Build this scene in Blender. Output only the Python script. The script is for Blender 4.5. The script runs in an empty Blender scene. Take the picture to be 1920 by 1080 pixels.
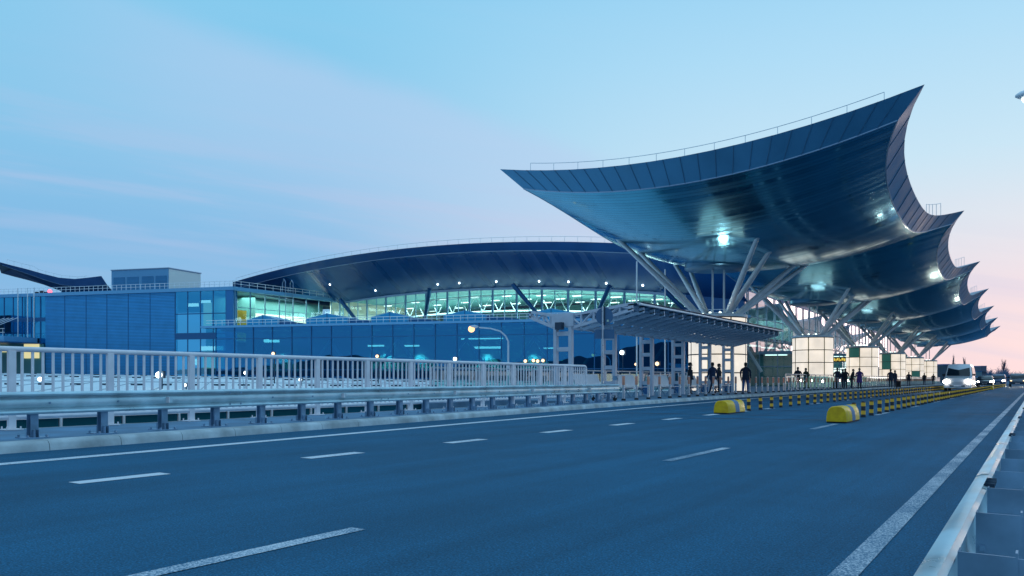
import bpy, bmesh, math, random
from mathutils import Vector, Matrix
random.seed(7)
S = bpy.context.scene
COL = S.collection
V = Vector
R = math.radians

# ------------------------------------------------------------------ camera frame (site survey helpers)
F_PX, HZ, CAMZ = 1450.0, 712.0, 0.93
TH = math.atan((1945 - 960) / F_PX)              # road axis is +Y, camera looks TH to the left of it
RT = V((math.cos(TH), math.sin(TH), 0)); FW = V((-math.sin(TH), math.cos(TH), 0))

class Plane:
    """a vertical facade plane: depth Z0 on the optical axis, falling off by k to the right"""
    def __init__(s, Z0, k):
        s.Z0, s.k = Z0, k; n = math.sqrt(1 + k * k)
        s.e = (RT - FW * k) / n; s.n = -(FW + RT * k) / n; s.o = FW * Z0; s.nn = n
    def q(s, x):
        u = (x - 960) / F_PX; Z = s.Z0 / (1 + s.k * u); return u * Z * s.nn
    def z(s, x, y):
        u = (x - 960) / F_PX; return CAMZ + (HZ - y) / F_PX * s.Z0 / (1 + s.k * u)
    def p(s, q, z, off=0.0):
        v = s.o + s.e * q + s.n * off; return V((v.x, v.y, z))
    def px(s, x, y, off=0.0): return s.p(s.q(x), s.z(x, y), off)

def at(x, y, Z):
    u = (x - 960) / F_PX; v = RT * (u * Z) + FW * Z; return V((v.x, v.y, CAMZ + (HZ - y) / F_PX * Z))
def on_x(x, X):                                   # Y where the sight line at column x meets the line X = const
    u = (x - 960) / F_PX; c, s = math.cos(TH), math.sin(TH)
    return -X * (c + s * u) / (s - c * u)

# ------------------------------------------------------------------ mesh builder
class MB:
    def __init__(s): s.v = []; s.f = []; s.m = []; s.uv = {}
    def add(s, vs, fs, mi=0):
        b = len(s.v); s.v += [tuple(v) for v in vs]
        for f in fs: s.f.append([b + i for i in f]); s.m.append(mi)
        return b
    def quad(s, a, b, c, d, mi=0): s.add([a, b, c, d], [(0, 1, 2, 3)], mi)
    def par(s, o, ex, ey, ez, mi=0):              # parallelepiped from a corner and three edges
        o, ex, ey, ez = V(o), V(ex), V(ey), V(ez)
        vs = [o, o + ex, o + ex + ey, o + ey]; vs += [v + ez for v in vs]
        fs = [(0, 3, 2, 1), (4, 5, 6, 7), (0, 1, 5, 4), (1, 2, 6, 5), (2, 3, 7, 6), (3, 0, 4, 7)]
        if ex.cross(ey).dot(ez) < 0: fs = [f[::-1] for f in fs]
        s.add(vs, fs, mi)
    def box(s, x0, x1, y0, y1, z0, z1, mi=0):
        s.par((x0, y0, z0), (x1 - x0, 0, 0), (0, y1 - y0, 0), (0, 0, z1 - z0), mi)
    def tube(s, pts, r, n=8, mi=0, cap=True):
        pts = [V(p) for p in pts]; rs = r if isinstance(r, (list, tuple)) else [r] * len(pts)
        rings = []; prev = None
        for i, p in enumerate(pts):
            d = (pts[min(i + 1, len(pts) - 1)] - pts[max(i - 1, 0)]).normalized()
            a = prev if prev is not None and abs(prev.dot(d)) < .95 else (V((0, 0, 1)) if abs(d.z) < .9 else V((1, 0, 0)))
            a = (a - d * a.dot(d)).normalized(); prev = a; b = d.cross(a)
            rings.append([p + (a * math.cos(2 * math.pi * k / n) + b * math.sin(2 * math.pi * k / n)) * rs[i] for k in range(n)])
        s.loft(rings, mi, cap)
    def loft(s, rings, mi=0, cap=True, closed=True):
        n = len(rings[0]); vs = [v for rg in rings for v in rg]; fs = []
        for i in range(len(rings) - 1):
            for k in range(n if closed else n - 1):
                k2 = (k + 1) % n; fs.append((i * n + k, i * n + k2, (i + 1) * n + k2, (i + 1) * n + k))
        if cap and closed:
            fs.append(tuple(range(n))[::-1]); fs.append(tuple((len(rings) - 1) * n + k for k in range(n)))
        s.add(vs, fs, mi)
    def lathe(s, c, prof, n=16, mi=0, cap=True):
        c = V(c)
        s.loft([[c + V((r * math.cos(2 * math.pi * k / n), r * math.sin(2 * math.pi * k / n), z)) for k in range(n)] for r, z in prof], mi, cap)
    def ball(s, c, r, n=10, mi=0, sc=(1, 1, 1)):
        c = V(c); m = max(4, n // 2)
        s.loft([[c + V((sc[0] * r * math.sin(max(.02, math.pi * i / m) if i < m else math.pi - .02) * math.cos(2 * math.pi * k / n),
                        sc[1] * r * math.sin(max(.02, math.pi * i / m) if i < m else math.pi - .02) * math.sin(2 * math.pi * k / n),
                        -sc[2] * r * math.cos(math.pi * i / m))) for k in range(n)] for i in range(m + 1)], mi)
    def grid(s, fn, nu, nv, mi=0, flip=False):
        b = len(s.v)
        for i in range(nu + 1):
            for j in range(nv + 1):
                s.v.append(tuple(fn(i / nu, j / nv))); s.uv[len(s.v) - 1] = (i / nu, j / nv)
        for i in range(nu):
            for j in range(nv):
                f = [b + i * (nv + 1) + j, b + (i + 1) * (nv + 1) + j, b + (i + 1) * (nv + 1) + j + 1, b + i * (nv + 1) + j + 1]
                s.f.append(f[::-1] if flip else f); s.m.append(mi)
    def build(s, name, mats, parent=None, smooth=None, world=True, bevel=0, fix=True):
        me = bpy.data.meshes.new(name)
        off = V((0, 0, 0))
        if parent is not None and world:
            p = parent
            while p is not None: off += p.location; p = p.parent
        me.from_pydata([(v[0] - off.x, v[1] - off.y, v[2] - off.z) for v in s.v], [], s.f)
        for mt in (mats if isinstance(mats, (list, tuple)) else [mats]): me.materials.append(mt)
        me.polygons.foreach_set('material_index', s.m)
        if s.uv:
            ul = me.uv_layers.new(name='UVMap')
            for lp in me.loops: ul.data[lp.index].uv = s.uv.get(lp.vertex_index, (0, 0))
        if fix and not s.uv:
            bm = bmesh.new(); bm.from_mesh(me); bmesh.ops.recalc_face_normals(bm, faces=bm.faces); bm.to_mesh(me); bm.free()
        if smooth is not None:
            me.polygons.foreach_set('use_smooth', [True] * len(me.polygons))
            try: me.set_sharp_from_angle(angle=R(smooth))
            except Exception: pass
        me.update()
        o = bpy.data.objects.new(name, me); COL.objects.link(o)
        if parent is not None: o.parent = parent
        if bevel:
            md = o.modifiers.new('bevel', 'BEVEL'); md.width = bevel; md.segments = 2; md.limit_method = 'ANGLE'
        return o

def tag(o, label=None, cat=None, group=None, kind=None):
    if label: o['label'] = label
    if cat: o['category'] = cat
    if group: o['group'] = group
    if kind: o['kind'] = kind
    return o
def thing(name, label, cat, loc=(0, 0, 0), rz=0, group=None):
    o = bpy.data.objects.new(name, None); COL.objects.link(o); o.empty_display_size = .2
    o.location = loc; o.rotation_euler = (0, 0, rz)
    return tag(o, label, cat, group)
def dup(root, loc, rz=None, label=None):
    r = root.copy(); COL.objects.link(r); r.location = loc
    if rz is not None: r.rotation_euler = (0, 0, rz)
    if label: r['label'] = label
    for ch in list(root.children):
        c = ch.copy(); COL.objects.link(c); c.parent = r
        for g in list(ch.children):
            d = g.copy(); COL.objects.link(d); d.parent = c
    return r

# ------------------------------------------------------------------ materials
def mat(name, col, rough=.6, metal=0, emit=None, es=0, noise=0, nscale=3, bump=0, bscale=40, spec=.5, coat=0):
    m = bpy.data.materials.new(name); m.use_nodes = True; N = m.node_tree.nodes; L = m.node_tree.links
    b = N['Principled BSDF']; b.inputs['Base Color'].default_value = (*col, 1)
    b.inputs['Roughness'].default_value = rough; b.inputs['Metallic'].default_value = metal
    b.inputs['Specular IOR Level'].default_value = spec
    if coat: b.inputs['Coat Weight'].default_value = coat
    if emit: b.inputs['Emission Color'].default_value = (*emit, 1); b.inputs['Emission Strength'].default_value = es
    tc = None
    if noise or bump:
        tc = N.new('ShaderNodeNewGeometry')
    if noise:
        nz = N.new('ShaderNodeTexNoise'); nz.inputs['Scale'].default_value = nscale; nz.inputs['Detail'].default_value = 6
        L.new(tc.outputs['Position'], nz.inputs['Vector'])
        mx = N.new('ShaderNodeMix'); mx.data_type = 'RGBA'
        lo = tuple(c * (1 - noise) for c in col); hi = tuple(min(1, c * (1 + noise)) for c in col)
        mx.inputs[6].default_value = (*lo, 1); mx.inputs[7].default_value = (*hi, 1)
        rp = N.new('ShaderNodeMapRange'); rp.inputs[1].default_value = .3; rp.inputs[2].default_value = .7
        L.new(nz.outputs['Fac'], rp.inputs[0]); L.new(rp.outputs[0], mx.inputs[0]); L.new(mx.outputs[2], b.inputs['Base Color'])
        mr = N.new('ShaderNodeMapRange'); mr.inputs[1].default_value = .3; mr.inputs[2].default_value = .7
        mr.inputs[3].default_value = max(.03, rough - .12); mr.inputs[4].default_value = min(1, rough + .12)
        L.new(nz.outputs['Fac'], mr.inputs[0]); L.new(mr.outputs[0], b.inputs['Roughness'])
    if bump:
        n2 = N.new('ShaderNodeTexNoise'); n2.inputs['Scale'].default_value = bscale; n2.inputs['Detail'].default_value = 4
        L.new(tc.outputs['Position'], n2.inputs['Vector'])
        bp = N.new('ShaderNodeBump'); bp.inputs['Strength'].default_value = bump; bp.inputs['Distance'].default_value = .01
        L.new(n2.outputs['Fac'], bp.inputs['Height']); L.new(bp.outputs[0], b.inputs['Normal'])
    return m

def asphalt():
    m = mat('asphalt', (.03, .09, .15), .8, spec=.22); N = m.node_tree.nodes; L = m.node_tree.links; b = N['Principled BSDF']
    g = N.new('ShaderNodeNewGeometry')
    def nz(sc, det, vec=None):
        t = N.new('ShaderNodeTexNoise'); t.inputs['Scale'].default_value = sc; t.inputs['Detail'].default_value = det
        t.inputs['Roughness'].default_value = .65
        L.new(vec if vec else g.outputs['Position'], t.inputs['Vector']); return t
    mp = N.new('ShaderNodeMapping'); mp.inputs['Scale'].default_value = (1.6, .05, 1); L.new(g.outputs['Position'], mp.inputs['Vector'])
    big = nz(.35, 5); tracks = nz(1, 4, mp.outputs[0]); grain = nz(90, 3)
    vo = N.new('ShaderNodeTexVoronoi'); vo.inputs['Scale'].default_value = 75; L.new(g.outputs['Position'], vo.inputs['Vector'])
    def mr(src, a, b_, c, d):
        t = N.new('ShaderNodeMapRange'); t.inputs[1].default_value = a; t.inputs[2].default_value = b_; t.inputs[3].default_value = c; t.inputs[4].default_value = d
        L.new(src, t.inputs[0]); return t.outputs[0]
    def mul(a, b_):
        t = N.new('ShaderNodeMath'); t.operation = 'MULTIPLY'; L.new(a, t.inputs[0]); L.new(b_, t.inputs[1]); return t.outputs[0]
    k = mul(mr(big.outputs[0], .3, .7, .82, 1.15), mr(tracks.outputs[0], .3, .7, .80, 1.18))
    k = mul(k, mr(grain.outputs[0], .32, .68, .42, 1.58)); k = mul(k, mr(vo.outputs['Distance'], 0, .6, 1.25, .75))
    mx = N.new('ShaderNodeMix'); mx.data_type = 'RGBA'; mx.blend_type = 'MULTIPLY'; mx.inputs[0].default_value = 1
    mx.inputs[6].default_value = ASPH; cb = N.new('ShaderNodeCombineColor')
    for i in range(3): L.new(k, cb.inputs[i])
    L.new(cb.outputs[0], mx.inputs[7]); L.new(mx.outputs[2], b.inputs['Base Color'])
    bp = N.new('ShaderNodeBump'); bp.inputs['Strength'].default_value = .55; bp.inputs['Distance'].default_value = .008
    L.new(vo.outputs['Distance'], bp.inputs['Height']); L.new(bp.outputs[0], b.inputs['Normal'])
    return m
ASPH = (.012, .122, .228, 1)

def paint_mat(name='road_paint', lo=.53, hi=.64, sc=60):
    m = bpy.data.materials.new(name); m.use_nodes = True; N = m.node_tree.nodes; L = m.node_tree.links
    b = N['Principled BSDF']; b.inputs['Roughness'].default_value = .6; g = N.new('ShaderNodeNewGeometry')
    t = N.new('ShaderNodeTexNoise'); t.inputs['Scale'].default_value = sc; t.inputs['Detail'].default_value = 5; t.inputs['Roughness'].default_value = .7
    L.new(g.outputs['Position'], t.inputs['Vector'])
    w = N.new('ShaderNodeTexNoise'); w.inputs['Scale'].default_value = 1.2; L.new(g.outputs['Position'], w.inputs['Vector'])
    ad = N.new('ShaderNodeMath'); ad.operation = 'MULTIPLY_ADD'; ad.inputs[1].default_value = .35; L.new(w.outputs[0], ad.inputs[0]); L.new(t.outputs[0], ad.inputs[2])
    r = N.new('ShaderNodeMapRange'); r.inputs[1].default_value = lo; r.inputs[2].default_value = hi; L.new(ad.outputs[0], r.inputs[0])
    mx = N.new('ShaderNodeMix'); mx.data_type = 'RGBA'; mx.inputs[6].default_value = ASPH; mx.inputs[7].default_value = (.70, .72, .76, 1)
    L.new(r.outputs[0], mx.inputs[0]); L.new(mx.outputs[2], b.inputs['Base Color'])
    return m

def glass(name, tint, refl_col, f0=.25, through=True, rough=.015, wav=.0):
    """pane: tinted see-through (or body colour) under a mirror coat that grows towards grazing"""
    m = bpy.data.materials.new(name); m.use_nodes = True; N = m.node_tree.nodes; L = m.node_tree.links
    N.remove(N['Principled BSDF']); out = N['Material Output']
    gl = N.new('ShaderNodeBsdfGlossy'); gl.inputs['Color'].default_value = (*refl_col, 1); gl.inputs['Roughness'].default_value = rough
    if through:
        tr = N.new('ShaderNodeBsdfTransparent'); tr.inputs['Color'].default_value = (*tint, 1)
    else:
        tr = N.new('ShaderNodeBsdfDiffuse'); tr.inputs['Color'].default_value = (*tint, 1)
    ge = N.new('ShaderNodeNewGeometry'); dt = N.new('ShaderNodeVectorMath'); dt.operation = 'DOT_PRODUCT'
    L.new(ge.outputs['Normal'], dt.inputs[0]); L.new(ge.outputs['Incoming'], dt.inputs[1])
    ab = N.new('ShaderNodeMath'); ab.operation = 'ABSOLUTE'; L.new(dt.outputs['Value'], ab.inputs[0])
    sb = N.new('ShaderNodeMath'); sb.operation = 'SUBTRACT'; sb.inputs[0].default_value = 1; L.new(ab.outputs[0], sb.inputs[1])
    pw = N.new('ShaderNodeMath'); pw.operation = 'POWER'; pw.inputs[1].default_value = 4.5; L.new(sb.outputs[0], pw.inputs[0])
    mr = N.new('ShaderNodeMapRange'); mr.inputs[3].default_value = f0; mr.inputs[4].default_value = 1; L.new(pw.outputs[0], mr.inputs[0])
    ms = N.new('ShaderNodeMixShader'); L.new(mr.outputs[0], ms.inputs[0]); L.new(tr.outputs[0], ms.inputs[1]); L.new(gl.outputs[0], ms.inputs[2])
    if wav:
        g = N.new('ShaderNodeNewGeometry'); t = N.new('ShaderNodeTexNoise'); t.inputs['Scale'].default_value = .35; t.inputs['Detail'].default_value = 1
        L.new(g.outputs['Position'], t.inputs['Vector']); bp = N.new('ShaderNodeBump'); bp.inputs['Strength'].default_value = wav; bp.inputs['Distance'].default_value = .1
        L.new(t.outputs[0], bp.inputs['Height']); L.new(bp.outputs[0], gl.inputs['Normal'])
    L.new(ms.outputs[0], out.inputs['Surface']); return m

def ribbed(name, col, rough, metal, axis, pitch, strength, seam=.12, noise=.15, uv=False, uvscale=1.0):
    """sheet metal with seams every `pitch` metres along a world axis (or along UV u)"""
    m = mat(name, col, rough, metal); N = m.node_tree.nodes; L = m.node_tree.links; b = N['Principled BSDF']
    if uv:
        s = N.new('ShaderNodeUVMap'); sp = N.new('ShaderNodeSeparateXYZ'); L.new(s.outputs[0], sp.inputs[0])
    else:
        s = N.new('ShaderNodeNewGeometry'); sp = N.new('ShaderNodeSeparateXYZ'); L.new(s.outputs['Position'], sp.inputs[0])
    g = N.new('ShaderNodeNewGeometry')
    d = N.new('ShaderNodeMath'); d.operation = 'MULTIPLY'; d.inputs[1].default_value = uvscale / pitch; L.new(sp.outputs[axis], d.inputs[0])
    fr = N.new('ShaderNodeMath'); fr.operation = 'FRACT'; L.new(d.outputs[0], fr.inputs[0])
    fl = N.new('ShaderNodeMath'); fl.operation = 'FLOOR'; L.new(d.outputs[0], fl.inputs[0])
    wn = N.new('ShaderNodeTexWhiteNoise'); wn.noise_dimensions = '1D'; L.new(fl.outputs[0], wn.inputs['W'])
    lt = N.new('ShaderNodeMath'); lt.operation = 'LESS_THAN'; lt.inputs[1].default_value = seam; L.new(fr.outputs[0], lt.inputs[0])
    nz = N.new('ShaderNodeTexNoise'); nz.inputs['Scale'].default_value = .6; nz.inputs['Detail'].default_value = 5; L.new(g.outputs['Position'], nz.inputs['Vector'])
    a = N.new('ShaderNodeMath'); a.operation = 'MULTIPLY_ADD'; a.inputs[1].default_value = .5; L.new(wn.outputs[0], a.inputs[0]); L.new(nz.outputs[0], a.inputs[2])
    mr = N.new('ShaderNodeMapRange'); mr.inputs[1].default_value = .4; mr.inputs[2].default_value = 1.1; mr.inputs[3].default_value = 1 - noise; mr.inputs[4].default_value = 1 + noise
    L.new(a.outputs[0], mr.inputs[0])
    sb = N.new('ShaderNodeMath'); sb.operation = 'MULTIPLY_ADD'; sb.inputs[1].default_value = -.45; L.new(lt.outputs[0], sb.inputs[0]); L.new(mr.outputs[0], sb.inputs[2])
    mx = N.new('ShaderNodeMix'); mx.data_type = 'RGBA'; mx.blend_type = 'MULTIPLY'; mx.inputs[0].default_value = 1; mx.inputs[6].default_value = (*col, 1)
    cb = N.new('ShaderNodeCombineColor')
    for i in range(3): L.new(sb.outputs[0], cb.inputs[i])
    L.new(cb.outputs[0], mx.inputs[7]); L.new(mx.outputs[2], b.inputs['Base Color'])
    bp = N.new('ShaderNodeBump'); bp.inputs['Strength'].default_value = strength; bp.inputs['Distance'].default_value = .02
    h = N.new('ShaderNodeMath'); h.operation = 'MULTIPLY_ADD'; h.inputs[1].default_value = -1; L.new(lt.outputs[0], h.inputs[0])
    n3 = N.new('ShaderNodeMath'); n3.operation = 'MULTIPLY'; n3.inputs[1].default_value = 1.2; L.new(nz.outputs[0], n3.inputs[0]); L.new(n3.outputs[0], h.inputs[2])
    L.new(h.outputs[0], bp.inputs['Height']); L.new(bp.outputs[0], b.inputs['Normal'])
    r2 = N.new('ShaderNodeMapRange'); r2.inputs[3].default_value = max(.04, rough - .06); r2.inputs[4].default_value = rough + .1; L.new(wn.outputs[0], r2.inputs[0]); L.new(r2.outputs[0], b.inputs['Roughness'])
    return m

M = {}
M['asphalt'] = asphalt(); M['paint'] = paint_mat(); M['worn'] = paint_mat('worn_road_paint', .62, .80, 85)
M['pave'] = mat('pavement', (.12, .24, .36), .8, noise=.25, nscale=1.5, bump=.3, bscale=60)
M['kerb'] = mat('kerb_concrete', (.44, .50, .52), .85, noise=.38, nscale=2.2, bump=.5, bscale=30)
M['conc'] = mat('concrete', (.25, .32, .38), .85, noise=.2, nscale=1)
M['ground'] = mat('ground', (.05, .08, .11), .9, noise=.3, nscale=.2)
M['hill'] = mat('hill', (.006, .022, .05), .95, noise=.3, nscale=.02)
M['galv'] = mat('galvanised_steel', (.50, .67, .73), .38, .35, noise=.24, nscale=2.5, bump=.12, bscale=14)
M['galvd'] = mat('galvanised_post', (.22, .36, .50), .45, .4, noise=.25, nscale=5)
M['dark'] = mat('dark_metal', (.03, .06, .1), .5, .3)
M['white'] = mat('white_paint', (.90, .84, .86), .45, noise=.07, nscale=6)
M['whitec'] = mat('white_steel', (.58, .62, .70), .45, noise=.1, nscale=4)
M['stain'] = mat('stainless', (.55, .58, .62), .35, .8, noise=.15, nscale=9)
M['orange'] = mat('salmon_band', (.75, .30, .20), .5)
M['black'] = mat('black_rubber', (.012, .014, .018), .7)
M['yellow'] = mat('yellow_plastic', (.98, .50, .0), .5, noise=.22, nscale=7)
M['yband'] = mat('yellow_band', (.85, .48, .02), .5)
M['band'] = mat('grey_band', (.10, .22, .38), .7)
M['soffit'] = ribbed('soffit_metal', (.085, .42, .60), .15, .85, 0, .30, .07, .12, .10, True, 28.6)
M['fascia'] = mat('fascia_metal', (.08, .30, .50), .5, .15, noise=.12, nscale=.5)
M['joint'] = mat('panel_joint', (.06, .19, .32), .6)
M['trimlight'] = mat('edge_trim', (.30, .45, .60), .35, .6)
M['hallsof'] = ribbed('hall_soffit_metal', (.010, .12, .36), .30, .15, 0, 1.0, .06, .02, .06, True, 90)
M['hallfas'] = mat('hall_fascia', (.025, .13, .34), .5, .1, noise=.1, nscale=.4)
M['rooftop'] = mat('roof_sheet', (.2, .28, .36), .5, .5, noise=.1)
M['strut'] = mat('strut_paint', (.88, .92, .94), .42, .05, noise=.06, nscale=3)
M['frame'] = mat('dark_frame', (.03, .045, .06), .5, .2)
M['mull'] = mat('mullion_blue', (.03, .15, .34), .45, .4)
M['mullw'] = mat('mullion_pale', (.20, .40, .55), .45, .3)
M['corr'] = ribbed('corrugated_wall', (.055, .38, .76), .5, .35, 2, .22, .7, .28, .10)
M['louv'] = ribbed('louvre', (.07, .33, .62), .5, .3, 2, .16, .6, .35, .08)
M['plant'] = mat('plant_room_wall', (.16, .44, .70), .5, .1)
M['plantl'] = mat('plant_room_pale', (.75, .85, .85), .5, .1)
M['refl'] = glass('blue_mirror_glass', (.10, .48, .60), (.05, .37, .80), .56, True, .01, .10)
M['reflw'] = glass('wing_mirror_glass', (.25, .62, .72), (.06, .52, .95), .66, True, .01, .06)
M['clear'] = glass('clear_glass', (.72, .92, .92), (.75, .9, 1.0), .05, True, .01)
M['front'] = glass('front_glass', (.62, .74, .76), (1.0, .96, 1.0), .5, True, .01, .05)
M['rail_glass'] = glass('balustrade_glass', (.62, .86, .84), (.9, 1, 1), .14, True, .01)
def milky():
    m = mat('shelter_glass', (.02, .09, .17), .1); N = m.node_tree.nodes; L = m.node_tree.links
    tl = N.new('ShaderNodeBsdfTranslucent'); tl.inputs['Color'].default_value = (.03, .14, .24, 1); ms = N.new('ShaderNodeMixShader'); ms.inputs[0].default_value = .5
    L.new(N['Principled BSDF'].outputs[0], ms.inputs[1]); L.new(tl.outputs[0], ms.inputs[2]); L.new(ms.outputs[0], N['Material Output'].inputs['Surface']); return m
M['roof_glass'] = milky()
M['lowglass'] = glass('low_level_glass', (.02, .14, .18), (.10, .5, .65), .25, False, .03)
M['whiteroof'] = mat('white_roof', (.80, .86, .88), .5, noise=.06, nscale=.6)
M['seam'] = mat('roof_seam', (.45, .52, .58), .6)
M['inwall'] = mat('interior_cream', (.75, .78, .66), .7)
M['infloor'] = mat('interior_floor', (.35, .36, .34), .4)
M['inyellow'] = mat('interior_yellow', (.85, .5, .03), .6)
M['inteal'] = mat('interior_teal', (.10, .32, .34), .6)
M['truss'] = mat('truss_white', (.5, .62, .64), .5)
M['armp'] = mat('arm_paint', (.55, .68, .80), .5)
M['skin'] = mat('skin', (.48, .30, .23), .55)
M['hair'] = mat('hair', (.02, .016, .014), .6)
def emis(name, col, st): return mat(name, (.3, .3, .3), .5, emit=col, es=st)
M['panel'] = emis('lit_panel', (1.0, .86, .70), .84)
def panelise(m):
    N = m.node_tree.nodes; L = m.node_tree.links; b = N['Principled BSDF']; b.inputs['Base Color'].default_value = (.6, .6, .55, 1)
    g = N.new('ShaderNodeNewGeometry'); t = N.new('ShaderNodeTexNoise'); t.inputs['Scale'].default_value = .9; L.new(g.outputs['Position'], t.inputs['Vector'])
    r = N.new('ShaderNodeMapRange'); r.inputs[1].default_value = .3; r.inputs[2].default_value = .7; r.inputs[3].default_value = .70; r.inputs[4].default_value = .94
    L.new(t.outputs[0], r.inputs[0]); L.new(r.outputs[0], b.inputs['Emission Strength'])
panelise(M['panel'])
M['panelc'] = mat('lit_panel_centre', (.6, .6, .55), .5, emit=(.90, .84, .74), es=.60)
M['panelg'] = mat('dim_green_panel', (.07, .22, .20), .25, emit=(.1, .55, .42), es=.10)  # panels without backlight, given a weak green emission
M['lamp'] = emis('lamp_white', (.9, 1, .95), 5)
M['lampw'] = emis('lamp_warm', (1, .66, .34), 2.4)
M['lampo'] = emis('lamp_orange', (1, .52, .18), 2.2)
M['streak_glow'] = emis('added_streak_lamp', (1, .62, .28), 40)  # strong glow of the added unseen lamps, mirrored in the soffit
M['head'] = emis('headlight', (1, .93, .8), 25)
M['screen'] = emis('bright_doorway', (1, .98, .92), 1.6)
M['signy'] = emis('sign_yellow', (1, .70, .05), .75)
M['winy'] = emis('lit_window', (.95, .85, .40), .75)
M['ceil'] = emis('ceiling_lamp', (.80, 1, .94), 2.2)
M['redl'] = emis('red_beacon', (1, .1, .15), 3)

# ------------------------------------------------------------------ sky
w = bpy.data.worlds.new('World'); S.world = w; w.use_nodes = True
def sky():
    N = w.node_tree.nodes; L = w.node_tree.links; bg = N['Background']
    tc = N.new('ShaderNodeTexCoord'); nm = N.new('ShaderNodeVectorMath'); nm.operation = 'NORMALIZE'; L.new(tc.outputs['Generated'], nm.inputs[0])
    D = nm.outputs[0]; sp = N.new('ShaderNodeSeparateXYZ'); L.new(D, sp.inputs[0])
    def math_(op, a, b=None, c=None):
        t = N.new('ShaderNodeMath'); t.operation = op
        for i, x in enumerate((a, b, c)):
            if x is None: continue
            if isinstance(x, (int, float)): t.inputs[i].default_value = x
            else: L.new(x, t.inputs[i])
        return t.outputs[0]
    def sm(x, a, b, lo=0, hi=1):
        t = N.new('ShaderNodeMapRange'); t.interpolation_type = 'SMOOTHSTEP'
        t.inputs[1].default_value = a; t.inputs[2].default_value = b; t.inputs[3].default_value = lo; t.inputs[4].default_value = hi
        L.new(x, t.inputs[0]); return t.outputs[0]
    def ramp(stops):
        t = N.new('ShaderNodeValToRGB'); cr = t.color_ramp; cr.interpolation = 'B_SPLINE' if False else 'EASE'
        while len(cr.elements) > 1: cr.elements.remove(cr.elements[0])
        cr.elements[0].position = stops[0][0]; cr.elements[0].color = (*stops[0][1], 1)
        for p, c in stops[1:]:
            e = cr.elements.new(p); e.color = (*c, 1)
        cr.interpolation = 'LINEAR'; L.new(sp.outputs[2], t.inputs[0]); return t.outputs[0]
    def mix(f, a, b):
        t = N.new('ShaderNodeMix'); t.data_type = 'RGBA'
        if isinstance(f, (int, float)): t.inputs[0].default_value = f
        else: L.new(f, t.inputs[0])
        for i, x in ((6, a), (7, b)):
            if isinstance(x, tuple): t.inputs[i].default_value = (*x, 1)
            else: L.new(x, t.inputs[i])
        return t.outputs[2]
    def dot(v):
        t = N.new('ShaderNodeVectorMath'); t.operation = 'DOT_PRODUCT'; L.new(D, t.inputs[0]); t.inputs[1].default_value = v; return t.outputs['Value']
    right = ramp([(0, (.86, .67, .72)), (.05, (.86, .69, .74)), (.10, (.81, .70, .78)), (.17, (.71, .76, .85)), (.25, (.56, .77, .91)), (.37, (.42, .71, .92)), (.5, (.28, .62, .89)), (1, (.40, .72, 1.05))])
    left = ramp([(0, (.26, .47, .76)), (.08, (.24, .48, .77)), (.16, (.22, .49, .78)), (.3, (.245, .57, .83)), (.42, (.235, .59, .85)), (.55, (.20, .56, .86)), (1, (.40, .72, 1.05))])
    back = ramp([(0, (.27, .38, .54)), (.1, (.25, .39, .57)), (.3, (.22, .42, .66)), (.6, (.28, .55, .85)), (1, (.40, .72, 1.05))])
    hx = math_('MULTIPLY', sp.outputs[0], sp.outputs[0]); hy = math_('MULTIPLY', sp.outputs[1], sp.outputs[1])
    hl = math_('SQRT', math_('ADD', math_('ADD', hx, hy), 1e-5)); az = math_('DIVIDE', sp.outputs[1], hl)
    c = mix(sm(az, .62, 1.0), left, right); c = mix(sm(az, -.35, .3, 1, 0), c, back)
    # broad lavender veil with one soft diagonal edge, and thin pink streaks
    p1 = (at(420, 40, 1) - V((0, 0, CAMZ))); p2 = (at(1130, 290, 1) - V((0, 0, CAMZ))); n = p1.cross(p2).normalized()
    if n.z > 0: n = -n                                 # positive side is below the edge
    nz = N.new('ShaderNodeTexNoise'); nz.inputs['Scale'].default_value = 3.5; nz.inputs['Detail'].default_value = 5; L.new(D, nz.inputs['Vector'])
    dd = math_('ADD', dot(n), math_('MULTIPLY', math_('SUBTRACT', nz.outputs[0], .5), .05))
    veil = math_('MULTIPLY', sm(dd, -.012, .03), sm(dd, .05, .26, 1, .15))
    ctr = (at(880, 250, 1) - V((0, 0, CAMZ))).normalized()
    veil = math_('MULTIPLY', veil, sm(dot(ctr), .86, .99, .10, 1))
    c = mix(math_('MULTIPLY', veil, .55), c, (.47, .62, .86))
    mp = N.new('ShaderNodeVectorMath'); mp.operation = 'DOT_PRODUCT'; L.new(D, mp.inputs[0])
    q1 = (at(0, 315, 1) - V((0, 0, CAMZ))); q2 = (at(860, 448, 1) - V((0, 0, CAMZ))); m_ = q1.cross(q2).normalized(); mp.inputs[1].default_value = m_
    tl = N.new('ShaderNodeCombineXYZ'); L.new(math_('MULTIPLY', mp.outputs['Value'], 26), tl.inputs[0]); L.new(math_('MULTIPLY', az, 2.2), tl.inputs[1])
    n2 = N.new('ShaderNodeTexNoise'); n2.inputs['Scale'].default_value = 1.6; n2.inputs['Detail'].default_value = 4; L.new(tl.outputs[0], n2.inputs['Vector'])
    band = sm(math_('ABSOLUTE', mp.outputs['Value']), 0, .14, 1, 0)
    st = math_('MULTIPLY', math_('MULTIPLY', sm(n2.outputs[0], .42, .68), band), .38)
    c = mix(st, c, (.50, .57, .80))
    n5 = N.new('ShaderNodeTexNoise'); n5.inputs['Scale'].default_value = 1.3; n5.inputs['Detail'].default_value = 4; L.new(tl.outputs[0], n5.inputs['Vector'])
    st2 = math_('MULTIPLY', math_('MULTIPLY', sm(n5.outputs[0], .45, .7), sm(sp.outputs[2], .0, .06, 0, 1)), math_('MULTIPLY', sm(sp.outputs[2], .16, .3, 1, .2), .08))
    c = mix(st2, c, (.80, .62, .78))
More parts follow.
